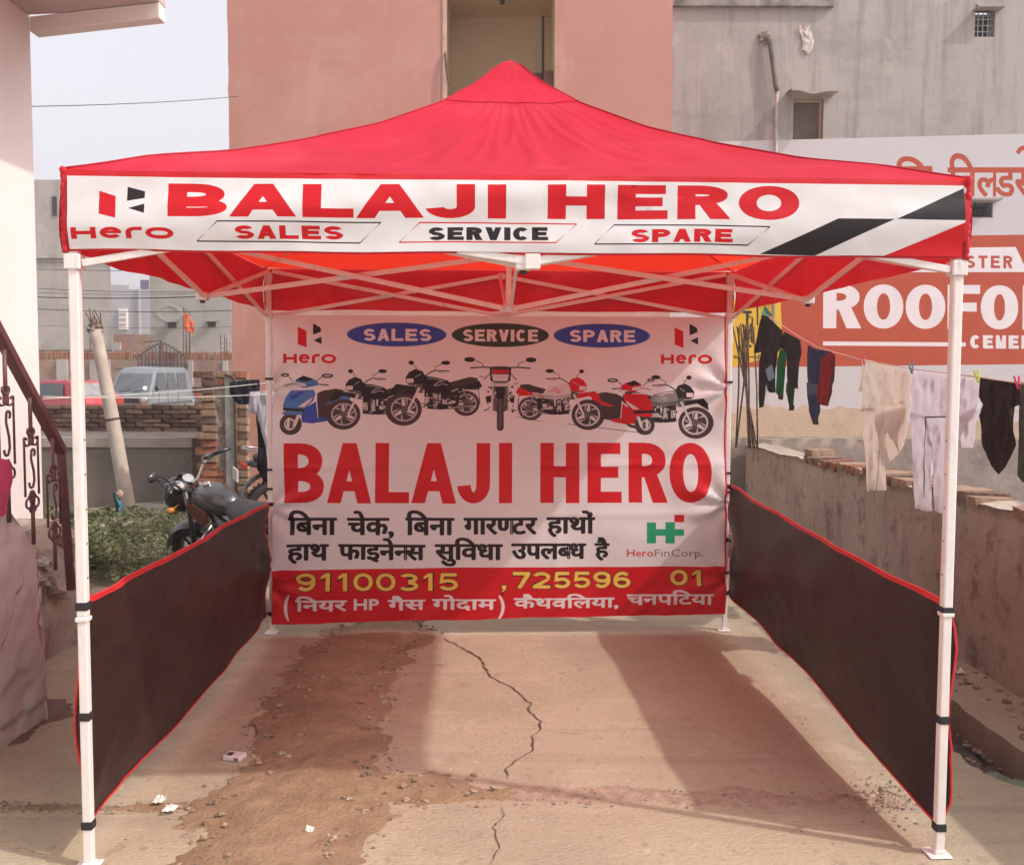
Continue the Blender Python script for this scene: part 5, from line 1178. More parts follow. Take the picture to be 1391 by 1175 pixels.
# ================================================================== SMALL THINGS
# ---- washing line on the right
LP = [at(1040, 425, 9.1), at(1080, 452, 8.3), at(1110, 469, 7.56), at(1170, 486, 6.6), at(1235, 497, 5.8), at(1330, 508, 4.95), at(1391, 517, 4.50), at(1500, 528, 3.9)]
def on_line(px, dy=0):
    for a, c in zip(LPX, LPX[1:]):
        if a[0] <= px <= c[0]:
            t = (px-a[0])/(c[0]-a[0]); return a[1].lerp(c[1], t)
    return LPX[-1][1]
LPX = list(zip((1040, 1080, 1110, 1170, 1235, 1330, 1391, 1500), LP))
M_rope = mat('pink_rope', (.62, .40, .36), .9); M_rope2 = mat('white_rope', (.62, .58, .54), .9)
b = MB(); b.tube(LP, .0035, 5); tag(b.build('washing_line', M_rope), 'thin pink cord washing line strung along the boundary wall at right', 'washing line')
def cloth(name, mats, polys, pxref, label, group=None, cat='laundry', thick=.005, nz=1.0, parent=None):
    """garment outlines in photo pixels hung at the depth of the line; built as a puffed double skin"""
    first = None
    x0 = min(p[0] for pl_ in polys for p in pl_[1]); x1 = max(p[0] for pl_ in polys for p in pl_[1])
    a, c = on_line(min(max(x0, 1040), 1500)), on_line(min(max(x1, 1040), 1500))
    root = empty(name, tuple(a), 0, label, cat, group)
    for pi, (nm, poly, m, off) in enumerate(polys):
        X0, X1 = min(p[0] for p in poly), max(p[0] for p in poly); Y0, Y1 = min(p[1] for p in poly), max(p[1] for p in poly)
        st = 2.0; vs = []; fs = []; nx, ny = max(4, int((X1-X0)/st)), max(4, int((Y1-Y0)/st))
        for j in range(ny+1):
            for i in range(nx+1): vs.append(Vector((X0+(X1-X0)*i/nx, Y0+(Y1-Y0)*j/ny)))
        for j in range(ny):
            for i in range(nx): k = j*(nx+1)+i; fs.append([k, k+1, k+nx+2, k+nx+1])
        nb_ = len(fs); bb = len(vs); vs += [Vector(p) for p in poly]; fs.append(list(range(bb, len(vs))))
        r = delaunay_2d_cdt(vs, [], fs, 1, 1e-5); keep = [f for f, o in zip(r[2], r[5]) if nb_ in o]
        used = sorted(set(i for f in keep for i in f)); mp = {u: i for i, u in enumerate(used)}
        def D(px): 
            t = (px-x0)/(x1-x0+1e-6); return a.y+(c.y-a.y)*t
        def pos(v, sgn):
            d = -sdist((v.x, v.y), poly) if False else sdist((v.x, v.y), poly)
            puff = thick*min(1, max(0, d)/5)
            Yd = D(v.x)+off; q = at(v.x, v.y, Yd)
            fold = .045*noise.noise(Vector((v.x*.11*nz, v.y*.022, pi+2)))+.022*noise.noise(Vector((v.x*.3*nz, v.y*.05, pi+7)))+.028*(abs(noise.noise(Vector((v.x*.16*nz+v.y*.02, v.y*.018, pi+17))))-.2)
            q = q-a; n_ = Vector((-.55, -.83, 0)); q += n_*(fold*min(1, (v.y-Y0)/20+.3)+sgn*puff+sgn*.001); return q
        b = MB(); F1 = [pos(r[0][u], 1) for u in used]; F2 = [pos(r[0][u], -1) for u in used]
        b.add(F1, [tuple(mp[i] for i in f) for f in keep]); b.add(F2, [tuple(mp[i] for i in reversed(f)) for f in keep])
        b.build(nm, m, root, smooth=True, fix=False)
    return root
C = lambda n, c, v=.15, t=.25: mat(n, c, .85, v, 9, bump=.35, bscale=90, transl=t, spec=.2)
c_dark, c_green, c_dgreen, c_navy, c_slate, c_red = C('cloth_dark_grey', (.05, .035, .035)), C('cloth_green', (.02, .16, .06)), C('cloth_dark_green', (.035, .07, .04)), C('cloth_navy', (.055, .06, .13)), C('cloth_slate', (.13, .14, .19)), C('cloth_red', (.36, .025, .035))
c_cream, c_white, c_brown, c_olive, c_cuff = C('cloth_cream', (.86, .79, .72), .04, .5), C('cloth_white', (.87, .85, .88), .04, .5), C('cloth_brown', (.055, .038, .034)), C('cloth_olive', (.12, .13, .10)), C('cloth_cuff', (.10, .05, .05))
cloth('dark_jacket', 0, [('body', [(1034, 425), (1041, 428), (1062, 446), (1064, 460), (1056, 480), (1052, 500), (1053, 531), (1046, 531), (1040, 520), (1038, 550), (1031, 552), (1030, 500), (1033, 476), (1024, 478), (1029, 448)], c_dark, .05),
    ('sleeve', [(1040, 500), (1048, 492), (1051, 510), (1045, 516)], mat('cloth_pale_blue', (.20, .26, .33)), .03),
    ('sleeve', [(1058, 470), (1068, 476), (1067, 500), (1064, 534), (1055, 533), (1054, 500)], c_green, -.02), ('cuff', [(1056, 533), (1064, 534), (1063, 541), (1057, 540)], c_cuff, -.02)], 0, 'dark grey garment with a bright green sleeve, farthest item along the washing line')
cloth('dark_trousers', 0, [('leg', [(1064, 448), (1074, 453), (1087, 460), (1088, 480), (1085, 505), (1085, 526), (1076, 524), (1069, 520), (1068, 478), (1060, 470)], c_dark, .02),
    ('leg', [(1069, 516), (1080, 524), (1079, 548), (1072, 548), (1069, 530)], c_dgreen, 0), ('cuff', [(1072, 548), (1079, 548), (1078, 555), (1072, 555)], c_cuff, 0)], 0, 'brown black trousers with a dark green lower leg hanging beside the green sleeve')
cloth('navy_jacket', 0, [('body', [(1096, 466), (1110, 472), (1126, 474), (1128, 476), (1118, 500), (1110, 520), (1096, 518), (1094, 495)], c_navy, .02), ('panel', [(1095, 517), (1111, 519), (1115, 533), (1096, 535)], c_slate, .01),
    ('leg', [(1096, 534), (1114, 532), (1115, 556), (1112, 566), (1102, 566), (1098, 556)], c_navy, .01), ('cuff', [(1102, 565), (1111, 565), (1112, 574), (1104, 574)], c_cuff, .01),
    ('red_side', [(1114, 482), (1128, 474), (1134, 480), (1131, 512), (1124, 549), (1114, 547), (1110, 540), (1113, 505)], c_red, -.03), ('green_edge', [(1130, 478), (1134, 480), (1133, 515), (1124, 549), (1120, 545), (1128, 510)], c_dgreen, -.045)], 0, 'navy and slate jacket with a red side panel hanging over the boundary wall')
cloth('cream_long_johns', 0, [('waist', [(1170, 485), (1184, 487), (1237, 500), (1236, 545), (1190, 546), (1188, 555), (1169, 556), (1172, 520)], c_cream, 0),
    ('leg', [(1170, 550), (1190, 550), (1191, 590), (1197, 600), (1190, 662), (1178, 664), (1176, 620), (1172, 585)], c_cream, .005), ('leg', [(1187, 546), (1236, 545), (1228, 600), (1222, 612), (1200, 575), (1205, 660), (1203, 663), (1191, 663), (1194, 600), (1188, 570)], c_cream, -.02),
    ('flap', [(1192, 556), (1236, 545), (1223, 612), (1208, 624), (1200, 600)], c_cream, .05), ('hem_fold', [(1168, 500), (1172, 492), (1173, 528), (1167, 530)], c_cream, .01)], 0, 'cream long johns, left of the two pale pairs on the washing line')
cloth('white_long_johns', 0, [('waist', [(1238, 500), (1260, 500), (1280, 504), (1332, 512), (1330, 535), (1322, 565), (1300, 566), (1260, 562), (1256, 565), (1236, 560)], c_white, 0),
    ('leg', [(1236, 556), (1257, 562), (1266, 600), (1267, 690), (1258, 691), (1243, 686), (1242, 640), (1238, 590)], c_white, -.01), ('leg', [(1256, 563), (1320, 562), (1292, 610), (1284, 640), (1286, 690), (1278, 694), (1271, 690), (1268, 620), (1262, 590)], c_white, .02),
    ('flap', [(1300, 560), (1326, 550), (1331, 540), (1322, 604), (1306, 604)], c_white, .03), ('seam', [(1256, 562), (1290, 561), (1290, 562.5), (1257.5, 564), (1257, 672), (1255.6, 672)], C('seam_dark', (.14, .11, .14)), -.03)], 0, 'lilac white long johns hanging behind the right front tent leg')
cloth('brown_shirt', 0, [('body', [(1331, 509), (1350, 512), (1385, 514), (1386, 545), (1377, 548), (1376, 580), (1380, 600), (1366, 630), (1357, 640), (1347, 630), (1334, 600), (1330, 560), (1335, 545), (1329, 534)], c_brown, 0)], 0, 'dark brown shirt hanging upside down right of the front tent leg')
cloth('olive_cloth', 0, [('body', [(1386, 514), (1440, 522), (1436, 640), (1391, 650), (1382, 640), (1384, 580)], c_olive, 0)], 0, 'olive green cloth cut off by the right edge of the photo')
PEG = {'pink': mat('peg_pink', (.72, .06, .16), .4), 'blue': mat('peg_blue', (.10, .20, .28), .4), 'green': mat('peg_green', (.55, .70, .06), .4), 'teal': mat('peg_teal', (.05, .42, .26), .4)}
for px, col, lb in ((1036, 'teal', 'teal clothes peg on the farthest dark garment'), (1173, 'pink', 'pink clothes peg holding the cream long johns'), (1238, 'blue', 'dark blue clothes pegs between the two pale pairs of long johns'), (1328, 'green', 'lime green clothes peg left of the brown shirt'), (1383, 'pink', 'pink clothes peg right of the brown shirt')):
    p = on_line(max(px, 1040)); e = empty('clothes_peg', (at(px, 500, p.y).x, p.y, p.z), 0, lb, 'clothes peg', 'clothes pegs on the washing line')
    for s in (-1, 1): b = MB(); b.bar((s*.012-.01, 0, .035), (s*.003, -.01, -.03), .009, .009); b.build('jaw', PEG[col], e, bevel=.001, seg=1)
# ---- rusty rods by the boundary wall
e = empty('rod_bundle', (at(1012, 592, 9.9).x, 9.9, .9), 0, 'bundle of upright rusty rods with hooked tops behind the right rear tent leg', 'rods')
z0, z1 = 0, at(1012, 430, 9.9).z-.9
for k in range(11):
    xb, xt = random.uniform(-.10, .12), random.uniform(-.12, .06)
    if k > 7: xb, xt = xb+.06, xt-.05
    h = z1*random.uniform(.86, 1.02); yb = random.uniform(-.08, .08)
    b = MB(); pts = [(xb, yb, z0), ((xb+xt)/2+random.uniform(-.015, .015), yb, h*.5), (xt, yb, h)]
    if k % 2: pts += [(xt+.02, yb, h+.05), (xt+.05, yb, h+.03), (xt+.05, yb, h-.12)]
    b.tube(pts, .009, 5); b.build('rod', M_rust, e, smooth=True)
b = MB(); b.tube([(.13*math.cos(t*.5), .10*math.sin(t*.5), .92+.01*t % .04) for t in range(14)], .006, 4); b.build('binding_wire', M_rust, e)
# ---- stair, railing and cloths at the left edge
st = empty('stair_block', (-2.25, 4.4, 0), 0, 'chipped plastered stair side wall with an iron railing at the left edge of the photo', 'stairs')
def stz(y): return .80+(4.52-y)*.92
b = MB(); prf = [(-2.5, 0), (.14, 0), (.13, .60), (.10, stz(4.5)-.02), (-2.4, stz(2.0))]
def stf(u, v):
    y = -1.6+1.74*u; zt = min(stz(4.4+y), 2.6); z = zt*v; return (.012*noise.noise(Vector((y*4, z*4, 0)))+.008*noise.noise(Vector((y*14, z*14, 2)))-.015*(noise.noise(Vector((y*3, z*3, 7))) > .22)-.02*(z < .1)+.02, y-.05*v*(u > .98), z)
b.grid(70, 50, stf); b.grid(10, 30, lambda u, v: (.02-.6*u, .14-.05*v+.012*noise.noise(Vector((u*6, v*5, 9))), stz(4.54)*v)); b.grid(40, 4, lambda u, v: (.02-.7*v, -1.6+1.74*u, min(stz(2.8+1.74*u), 2.6)+.002))
b.build('side_wall', M_stair if False else mat('stair_plaster', (.60, .54, .51), .9, scale=1.8, col2=(.50, .445, .42), bump=.5, bscale=18, detail=12, stain=(3.5, .58, .72, (.17, .13, .12), .6)), st, fix=False, weld=True, smooth=True)
for k, (za, zb_, ya, yb) in enumerate(((.75, .20, -.05, -.45), (.55, .42, -.35, -.9))):   # cracks in the plaster
    b = MB(); vs = []
    for i in range(30):
        t = i/29; y = ya+(yb-ya)*t+.02*noise.noise(Vector((t*9, k, 0))); z = za+(zb_-za)*t+.03*noise.noise(Vector((t*8, k, 4))); x = stf((y+1.6)/1.74, min(1, z/min(stz(4.4+y), 2.6)))[0]+.003
        vs += [(x, y, z-.003), (x, y+.002, z+.004)]
    b.add(vs, [(2*i, 2*i+1, 2*i+3, 2*i+2) for i in range(29)]); b.build('crack', M_crack, st, fix=False)
b = MB(); b.box(-.45, -.02, stz(4.4)+.0, -.10, .05, stz(4.4)+.16); b.build('newel_stub', mat('stair_plaster', ()) if False else MATS['stair_plaster'], st, bevel=.01)
rl = empty('stair_railing', (-2.26, 4.4, 0), 0, 'maroon iron stair railing with curled scrollwork balusters at the left edge', 'railing')
def RP(px, py, Y): p = at(px, py, Y); return Vector((p.x+2.26, Y-4.4, p.z))
ra, rb = RP(-60, 352, 3.95), RP(84, 618, 4.82)
b = MB(); b.bar(ra, rb, .05, .045); b.build('handrail', M_maroon, rl, bevel=.008)
b = MB(); b.bar(rb+Vector((0, -.01, .02)), RP(98, 805, 4.95), .035, .035); b.build('end_post', M_maroon, rl, bevel=.005)
def scroll(pts, r=.0045): return pts
for k, (px, pyt, pyb, Y) in enumerate(((-28, 440, 640, 4.05), (5, 480, 705, 4.24), (40, 545, 735, 4.44), (71, 600, 770, 4.66))):
    T0, B0 = RP(px, pyt, Y), RP(px, pyb, Y); h = T0.z-B0.z; x, y = T0.x, T0.y
    m = MB(); m.tube([T0, Vector((x, y, B0.z+h*.80)), Vector((x, y, B0.z+h*.72))], .009, 6); m.build('baluster', M_maroon, rl, smooth=True); m = MB(); m.tube([(x, y, B0.z-.03), (x, y, B0.z+h*.28)], .009, 6); m.build('baluster', M_maroon, rl, smooth=True)
    m = MB(); zc = B0.z+h*.5; hh = h*.26; s = .055
    def cr(cx, cz, r, a0, a1, n=9): return [(x, y+cx+r*math.cos(math.radians(a0+(a1-a0)*i/n)), cz+r*math.sin(math.radians(a0+(a1-a0)*i/n))) for i in range(n+1)]
    for sg in (-1, 1):
        fl = lambda P: [(q_[0], y+sg*(q_[1]-y), q_[2]) for q_ in P]
        m.tube(fl([(x, y+s*1.15, zc-hh*.75), (x, y+s*1.15, zc+hh*.75)]+cr(s*.95, zc+hh*.78, s*.2, 0, 180)), .0055, 5)
        m.tube(fl(cr(s*.62, zc+hh*.80, s*.55, 20, -90)+[(x, y+.005, zc+hh*.66)]), .0055, 5)
        m.tube(fl(cr(s*.30, zc+hh*1.0, s*.26, 150, -90)+[(x, y+.003, zc+hh*.85)]), .0055, 5)
        m.tube(fl([(x, y+.005, zc-hh*.62)]+cr(s*.65, zc-hh*.95, s*.42, 90, -80)), .0055, 5)
        m.tube(fl([(x, y+.004, zc-hh*.8)]+cr(s*.28, zc-hh*1.12, s*.22, 90, -130)), .0055, 5)
    m.tube(cr(s*.28, zc+hh*.42, s*.30, -60, 150)+[(x, y-.004, zc+hh*.25), (x, y+.018, zc-hh*.1), (x, y+.022, zc-hh*.35)]+cr(-s*.10, zc-hh*.42, s*.36, 0, -200), .006, 5)
    m.build('scrollwork', M_maroon, rl, smooth=True)
    for zz in (zc+hh*.80, zc-hh*.80): m = MB(); m.lathe([(.0, -.03), (.009, -.03), (.014, -.02), (.014, .02), (.009, .03), (0, .03)], (x, y, zz), 8); m.build('collar', M_maroon, rl)
p = at(-44, 612, 3.6); b = MB()
b.grid(14, 18, lambda u, v: (p.x+.155*u+.012*v*u+.01*math.sin(v*5), p.y+.03*math.sin(u*9+v*2), p.z-.31*v*(.8+.2*(1-u))+.06*(1-u)*0-.06*u*(1-v)))
tag(b.build('pink_cloth', mat('pink_cloth', (.50, .06, .13), .8, .15, 8, transl=.3), fix=False, smooth=True), 'crimson pink cloth corner hanging over the railing at the left edge', 'cloth')
gp = gnd(-32, 985); b = MB(); b.lathe([(.0, .01), (.16, .01), (.19, .10), (.20, .27), (.215, .28), (.205, .29), (.185, .27), (.17, .05), (0, .03)], (gp.x, gp.y, 0), 30)
tag(b.build('orange_tub', mat('orange_plastic', (.75, .25, .03), .45), smooth=True), 'rim of an orange plastic tub at the very left edge of the photo', 'tub')
# washing lines at left
def line2(a, c, label): b = MB(); n = 20; b.tube([a.lerp(c, i/n)+Vector((0, 0, -.02*4*(i/n)*(1-i/n))) for i in range(n+1)], .0035, 4); return tag(b.build('washing_line', M_rope2), label, 'washing line')
line2(at(58, 543, 6.3), at(372, 537, 8.3), 'pale washing line, lower of the two running left from the rear tent leg')
line2(at(58, 546, 6.35), at(372, 521, 8.9), 'pale washing line, upper of the two that ends at the dark cloth by the pillar')
LPX = [(300, at(300, 525, 8.7)), (380, at(380, 525, 8.5))]
def on_line(px): return LPX[0][1].lerp(LPX[1][1], (min(max(px, 300), 380)-300)/80)
def cl2(name, polys, label): return cloth(name, 0, polys, 0, label, nz=1.4)
_ol = on_line
def on_line(px): return _ol(min(max(px-1040, 300), 380)) if px > 1000 else _ol(px)
_mn, _mx = min, max
def cloth_left(name, polys, label):
    root = empty(name, (0, 0, 0), 0, label, 'laundry')
    for pi, (nm, poly, m, Yd) in enumerate(polys):
        X0, X1 = _mn(p[0] for p in poly), _mx(p[0] for p in poly); Y0, Y1 = _mn(p[1] for p in poly), _mx(p[1] for p in poly)
        nx, ny = int((X1-X0)/2)+2, int((Y1-Y0)/3)+2; vs = []; fs = []
        for j in range(ny+1):
            for i in range(nx+1): vs.append(Vector((X0+(X1-X0)*i/nx, Y0+(Y1-Y0)*j/ny)))
        for j in range(ny):
            for i in range(nx): k = j*(nx+1)+i; fs.append([k, k+1, k+nx+2, k+nx+1])
        nb_ = len(fs); bb = len(vs); vs += [Vector(p) for p in poly]; fs.append(list(range(bb, len(vs))))
        r = delaunay_2d_cdt(vs, [], fs, 1, 1e-5); keep = [f for f, o in zip(r[2], r[5]) if nb_ in o]
        used = sorted(set(i for f in keep for i in f)); mp = {u: i for i, u in enumerate(used)}; b = MB()
        for sg in (1, -1):
            F1 = []
            for u in used:
                v = r[0][u]; q = at(v.x, v.y, Yd); q.y += .03*noise.noise(Vector((v.x*.25, v.y*.05, pi)))+sg*(.002+.012*_mn(1, _mx(0, sdist((v.x, v.y), poly))/4)); F1.append(q)
            b.add(F1, [tuple(mp[i] for i in (f if sg > 0 else reversed(f))) for f in keep])
        b.build(nm, m, root, smooth=True, fix=False)
    return root
cloth_left('black_jeans', [('leg', [(312, 522), (330, 519), (352, 518), (352, 546), (345, 552), (325, 552), (318, 548), (311, 535)], C('jeans_black', (.035, .035, .05)), 8.65)], 'black jeans folded over the washing line beside the brick pillar')
cloth_left('white_shirt', [('body', [(338, 535), (366, 533), (376, 533), (376, 640), (364, 625), (356, 590), (349, 566), (337, 562)], C('shirt_white', (.62, .60, .66), .1, .35), 8.38)], 'white shirt hanging just left of the rear left tent leg')
cloth_left('black_trousers', [('leg', [(347, 560), (356, 575), (376, 600), (376, 668), (358, 655), (350, 640), (351, 600)], C('trousers_black', (.03, .025, .03)), 8.5)], 'black trousers hanging beneath the white shirt')
# ---- motorcycles
def motorcycle(name, loc, rz, lean, label, tank, steer=0.0, plate=False):
    e = empty(name, loc, rz, label, 'motorcycle'); e.rotation_euler = (lean, 0, rz)
    # local: +x forward, y left, z up; wheel radius .30, wheelbase 1.26, rear axle x=-.62
    R0 = .30
    def wheel(x, w_, parent):
        t = MB(); pr = [(R0-.075, -w_), (R0-.03, -w_*1.1), (R0-.008, -w_*.7), (R0, 0), (R0-.008, w_*.7), (R0-.03, w_*1.1), (R0-.075, w_)]
        t.lathe(pr+[pr[0]], (x, 0, R0), 36, 'Y'); wo = t.build('wheel', M_rubber, parent, smooth=True)
        g_ = MB()
        for k in range(36):
            a = 2*math.pi*k/36
            for s in (-1, 1): rot = Matrix.Translation((x, 0, R0)) @ Matrix.Rotation(a, 4, 'Y'); g_.box(-.009, s*w_*.2 if s > 0 else -w_*.85, R0-.006, .009, w_*.85 if s > 0 else -w_*.2, R0+.006, 0, rot)
        g_.build('tread', M_rubber, wo)
        r = MB(); r.lathe([(R0-.075, -w_*.8), (R0-.095, -w_*.6), (R0-.095, w_*.6), (R0-.075, w_*.8)], (x, 0, R0), 36, 'Y'); r.lathe([(.0, -.05), (.06, -.05), (.06, .05), (0, .05)], (x, 0, R0), 20, 'Y')
        for k in range(6):
            a = 2*math.pi*k/6; c, s = math.cos(a), math.sin(a); r.bar((x+.05*c, 0, R0+.05*s), (x+(R0-.09)*c, 0, R0+(R0-.09)*s), .022, .030)
        r.build('rim', M_bikeblack, wo); return wo
    wheel(-.62, .055, e)
    fk = bpy.data.objects.new('fork_assembly', None)
    cs_, sn = math.cos(steer), math.sin(steer)
    def ST(p):  # steer the front assembly about the head axis near x=.42
        x, y, z = p[0]-.42, p[1], p[2]; return (.42+x*cs_-y*sn, x*sn+y*cs_, z)
    def SB(m): m.v = [ST(v) for v in m.v]; return m
    t = MB(); w_ = .045; pr = [(R0-.075, -w_), (R0-.03, -w_*1.1), (R0-.008, -w_*.7), (R0, 0), (R0-.008, w_*.7), (R0-.03, w_*1.1), (R0-.075, w_)]
    t.lathe(pr+[pr[0]], (.66, 0, R0), 36, 'Y'); SB(t); wo = t.build('wheel', M_rubber, e, smooth=True)
    r = MB(); r.lathe([(R0-.075, -w_*.8), (R0-.09, 0), (R0-.075, w_*.8)], (.66, 0, R0), 36, 'Y')
    for k in range(6):
        a = 2*math.pi*k/6; c, s = math.cos(a), math.sin(a); r.bar((.66+.04*c, 0, R0+.04*s), (.66+(R0-.08)*c, 0, R0+(R0-.08)*s), .022, .03)
    r.lathe([(0, -.05), (.06, -.05), (.06, .05), (0, .05)], (.66, 0, R0), 18, 'Y'); SB(r); r.build('rim', M_bikeblack, wo)
    m = MB()
    for s in (-1, 1): m.tube([(.66, s*.085, R0), (.52, s*.085, .66), (.44, s*.085, .93)], [.026, .022, .018], 10)
    SB(m); m.build('fork', M_alloy, e, smooth=True)
    m = MB(); m.grid(14, 6, lambda u, v: (.66+(R0+.035)*math.cos(math.radians(20+125*u)), (-.065+.13*v), R0+(R0+.035)*math.sin(math.radians(20+125*u))-.035*abs(2*v-1)**2)); SB(m); m.build('front_mudguard', M_bikeblack, e, smooth=True)
    m = MB(); m.grid(14, 6, lambda u, v: (-.62+(R0+.06)*math.cos(math.radians(60+110*u)), (-.075+.15*v), R0+.06+(R0+.05)*math.sin(math.radians(60+110*u))-.03*abs(2*v-1)**2)); m.build('rear_mudguard', M_bikeblack, e, smooth=True)
    # cowl, headlight, dials
    m = MB(); m.ell((.60, 0, .88), (.13, .125, .15), 16, 10, rot=Matrix.Rotation(-.25, 3, 'Y')); SB(m); cw_ = m.build('headlight_cowl', M_bikeblack, e, smooth=True)
    m = MB(); m.ell((.68, 0, .86), (.065, .095, .085), 14, 8); SB(m); m.build('headlight_lens', M_dial, cw_, smooth=True)
    m = MB(); m.grid(10, 6, lambda u, v: (.66-.13*v-.02*math.cos((u-.5)*3), -.12+.24*u, .95+.10*v-.12*(u-.5)**2*4*.6)); SB(m); m.build('visor', M_bikeblack, cw_, smooth=True)
    for s in (-1, 1):
        m = MB(); m.lathe([(0, .0), (.052, .0), (.058, -.015), (.05, -.05), (0, -.05)], (0, 0, 0), 18)
        rt = Matrix.Rotation(-.75, 3, 'Y'); m.v = [tuple(rt @ Vector(v)+Vector((.50, s*.06, .985))) for v in m.v]; SB(m); d_ = m.build('gauge', M_bikeblack, e, smooth=True)
        m = MB(); m.lathe([(0, .003), (.045, .003), (.046, .001)], (0, 0, 0), 18); m.v = [tuple(rt @ Vector(v)+Vector((.50, s*.06, .985))) for v in m.v]; SB(m); m.build('gauge_face', M_dial, d_)
    # handlebar
    m = MB()
    for s in (-1, 1): m.tube([(.44, s*.02, .95), (.44, s*.10, .96), (.40, s*.17, 1.04), (.36, s*.26, 1.075), (.28, s*.35, 1.065)], .012, 8)
    SB(m); hb = m.build('handlebar', M_chrome, e, smooth=True)
    for s in (-1, 1):
        m = MB(); m.tube([(.355, s*.265, 1.074), (.26, s*.375, 1.062)], .018, 10); SB(m); m.build('grip', M_bikeblack, hb, smooth=True)
        m = MB(); m.tube([(.38, s*.24, 1.07), (.40, s*.28, 1.06), (.33, s*.40, 1.045)], .006, 6); m.box(.35, min(s*.20, s*.26), 1.055, .40, max(s*.20, s*.26), 1.09); SB(m); m.build('lever', M_bikeblack, hb)
        if not plate:
            m = MB(); m.tube([(.38, s*.22, 1.08), (.41, s*.25, 1.17), (.40, s*.31, 1.22)], .006, 6); m.ell((.40, s*.35, 1.235), (.018, .065, .038), 14, 8); SB(m); m.build('mirror', M_bikeblack, hb, smooth=True) if False else None
    # tank, seat, tail
    m = MB(); sec = [(.40, .06, .80, .90), (.30, .11, .76, .965), (.14, .135, .745, .985), (-.02, .115, .74, .95), (-.14, .075, .745, .86)]
    def loft(m, sec, n=14, sq=.8):
        vs = []
        for x, hw, z0, z1 in sec:
            for k in range(n):
                a = 2*math.pi*k/n; c, s = math.cos(a), math.sin(a)
                vs.append((x, hw*math.copysign(abs(c)**sq, c), (z0+z1)/2+(z1-z0)/2*math.copysign(abs(s)**sq, s)))
        N = len(sec); m.add(vs, [(i*n+k, i*n+(k+1) % n, (i+1)*n+(k+1) % n, (i+1)*n+k) for i in range(N-1) for k in range(n)]+[tuple(range(n)), tuple(range((N-1)*n, N*n))[::-1]])
    loft(m, sec); tk = m.build('fuel_tank', tank, e, smooth=True)
    s_ = tk.modifiers.new('s', 'SUBSURF'); s_.levels = s_.render_levels = 1
    m = MB(); m.lathe([(0, .012), (.03, .012), (.034, 0), (.034, -.02)], (.16, 0, .985), 16); m.build('tank_cap', M_chrome, tk, smooth=True)
    m = MB(); loft(m, [(-.08, .06, .76, .86), (-.16, .11, .74, .86), (-.34, .13, .735, .83), (-.46, .13, .74, .845), (-.60, .125, .765, .88), (-.78, .10, .80, .895), (-.84, .06, .82, .87)], 14, .7); so = m.build('seat', M_seat, e, smooth=True)
    s_ = so.modifiers.new('s', 'SUBSURF'); s_.levels = s_.render_levels = 1
    m = MB(); loft(m, [(-.12, .05, .66, .76), (-.30, .12, .60, .75), (-.55, .11, .66, .765), (-.80, .07, .75, .82), (-.92, .04, .77, .81)], 12); m.build('side_cover', M_bikegrey, e, smooth=True)
    m = MB(); m.box(-.96, -.055, .74, -.90, .055, .80); m.build('tail_light', M_redpl, e, bevel=.012)
    m = MB()
    for s in (-1, 1): m.tube([(-.55, s*.13, .86), (-.80, s*.12, .93), (-.93, s*.07, .95)], .009, 6)
    m.tube([(-.93, .07, .95), (-.95, 0, .95), (-.93, -.07, .95)], .009, 6); m.build('grab_rail', M_chrome, e, smooth=True)
    for s in (-1, 1):
        m = MB(); m.prism([(.34, .70), (.40, .84), (.26, .86), (.10, .80), (.12, .72), (.24, .66)], s*.12, s*.135); m.build('tank_shroud', mat('shroud_maroon', (.16, .03, .03), .35, .2, 9, coat=.3), e, bevel=.004)
        m = MB(); m.tube([(.36, s*.16, 1.05), (.46, s*.16, 1.06), (.55, s*.10, 1.0), (.52, s*.05, .88)], .005, 5); m.tube([(.35, s*.20, 1.07), (.50, s*.22, 1.12), (.60, s*.12, 1.02), (.50, s*.03, .80), (.30, s*.05, .68)], .005, 5); SB(m); m.build('cable', M_wire, hb, smooth=True)
        m = MB(); m.tube([(.37, s*.22, 1.07), (.40, s*.25, 1.15), (.36, s*.33, 1.20)], .006, 6); m.ell((.35, s*.37, 1.215), (.016, .058, .036), 14, 8); SB(m); m.build('mirror', M_bikeblack, hb, smooth=True) if s > 0 else None
    m = MB(); m.tube([(.30, -.05, .62), (.36, -.20, .52), (.36, -.24, .36), (.28, -.16, .26)], .011, 8); m.tube([(.30, .05, .62), (.36, .20, .52), (.36, .24, .36), (.28, .16, .26)], .011, 8); m.build('leg_guard', M_chrome, e, smooth=True)
    m = MB(); m.tube([(.05, .12, .33), (-.02, .22, .34)], .012, 6); m.tube([(.05, -.12, .33), (-.02, -.22, .34)], .012, 6); m.build('foot_peg', M_rubber, e)
    # engine and frame
    m = MB(); m.box(-.12, -.10, .26, .26, .10, .46); m.ell((.02, -.11, .36), (.11, .05, .10), 14, 8); m.ell((.02, .11, .36), (.11, .05, .10), 14, 8); en = m.build('engine', M_alloy, e, bevel=.02)
    m = MB()
    for k in range(7): z = .47+k*.028; m.box(.05, -.075, z, .24, .075, z+.014)
    m.build('cooling_fins', M_bikeblack, en)
    m = MB(); m.tube([(.42, 0, .92), (.36, 0, .70), (.28, 0, .45), (.22, 0, .24)], .02, 8)
    for s in (-1, 1): m.tube([(.38, s*.03, .84), (-.15, s*.10, .70), (-.88, s*.09, .78)], .015, 6); m.tube([(-.15, s*.10, .70), (-.22, s*.10, .35), (.0, s*.09, .24)], .015, 6); m.tube([(-.2, s*.09, .36), (-.62, s*.09, .30)], .018, 6); m.tube([(-.60, s*.12, .34), (-.48, s*.12, .72)], .024, 8)
    m.build('frame', M_bikeblack, e, smooth=True)
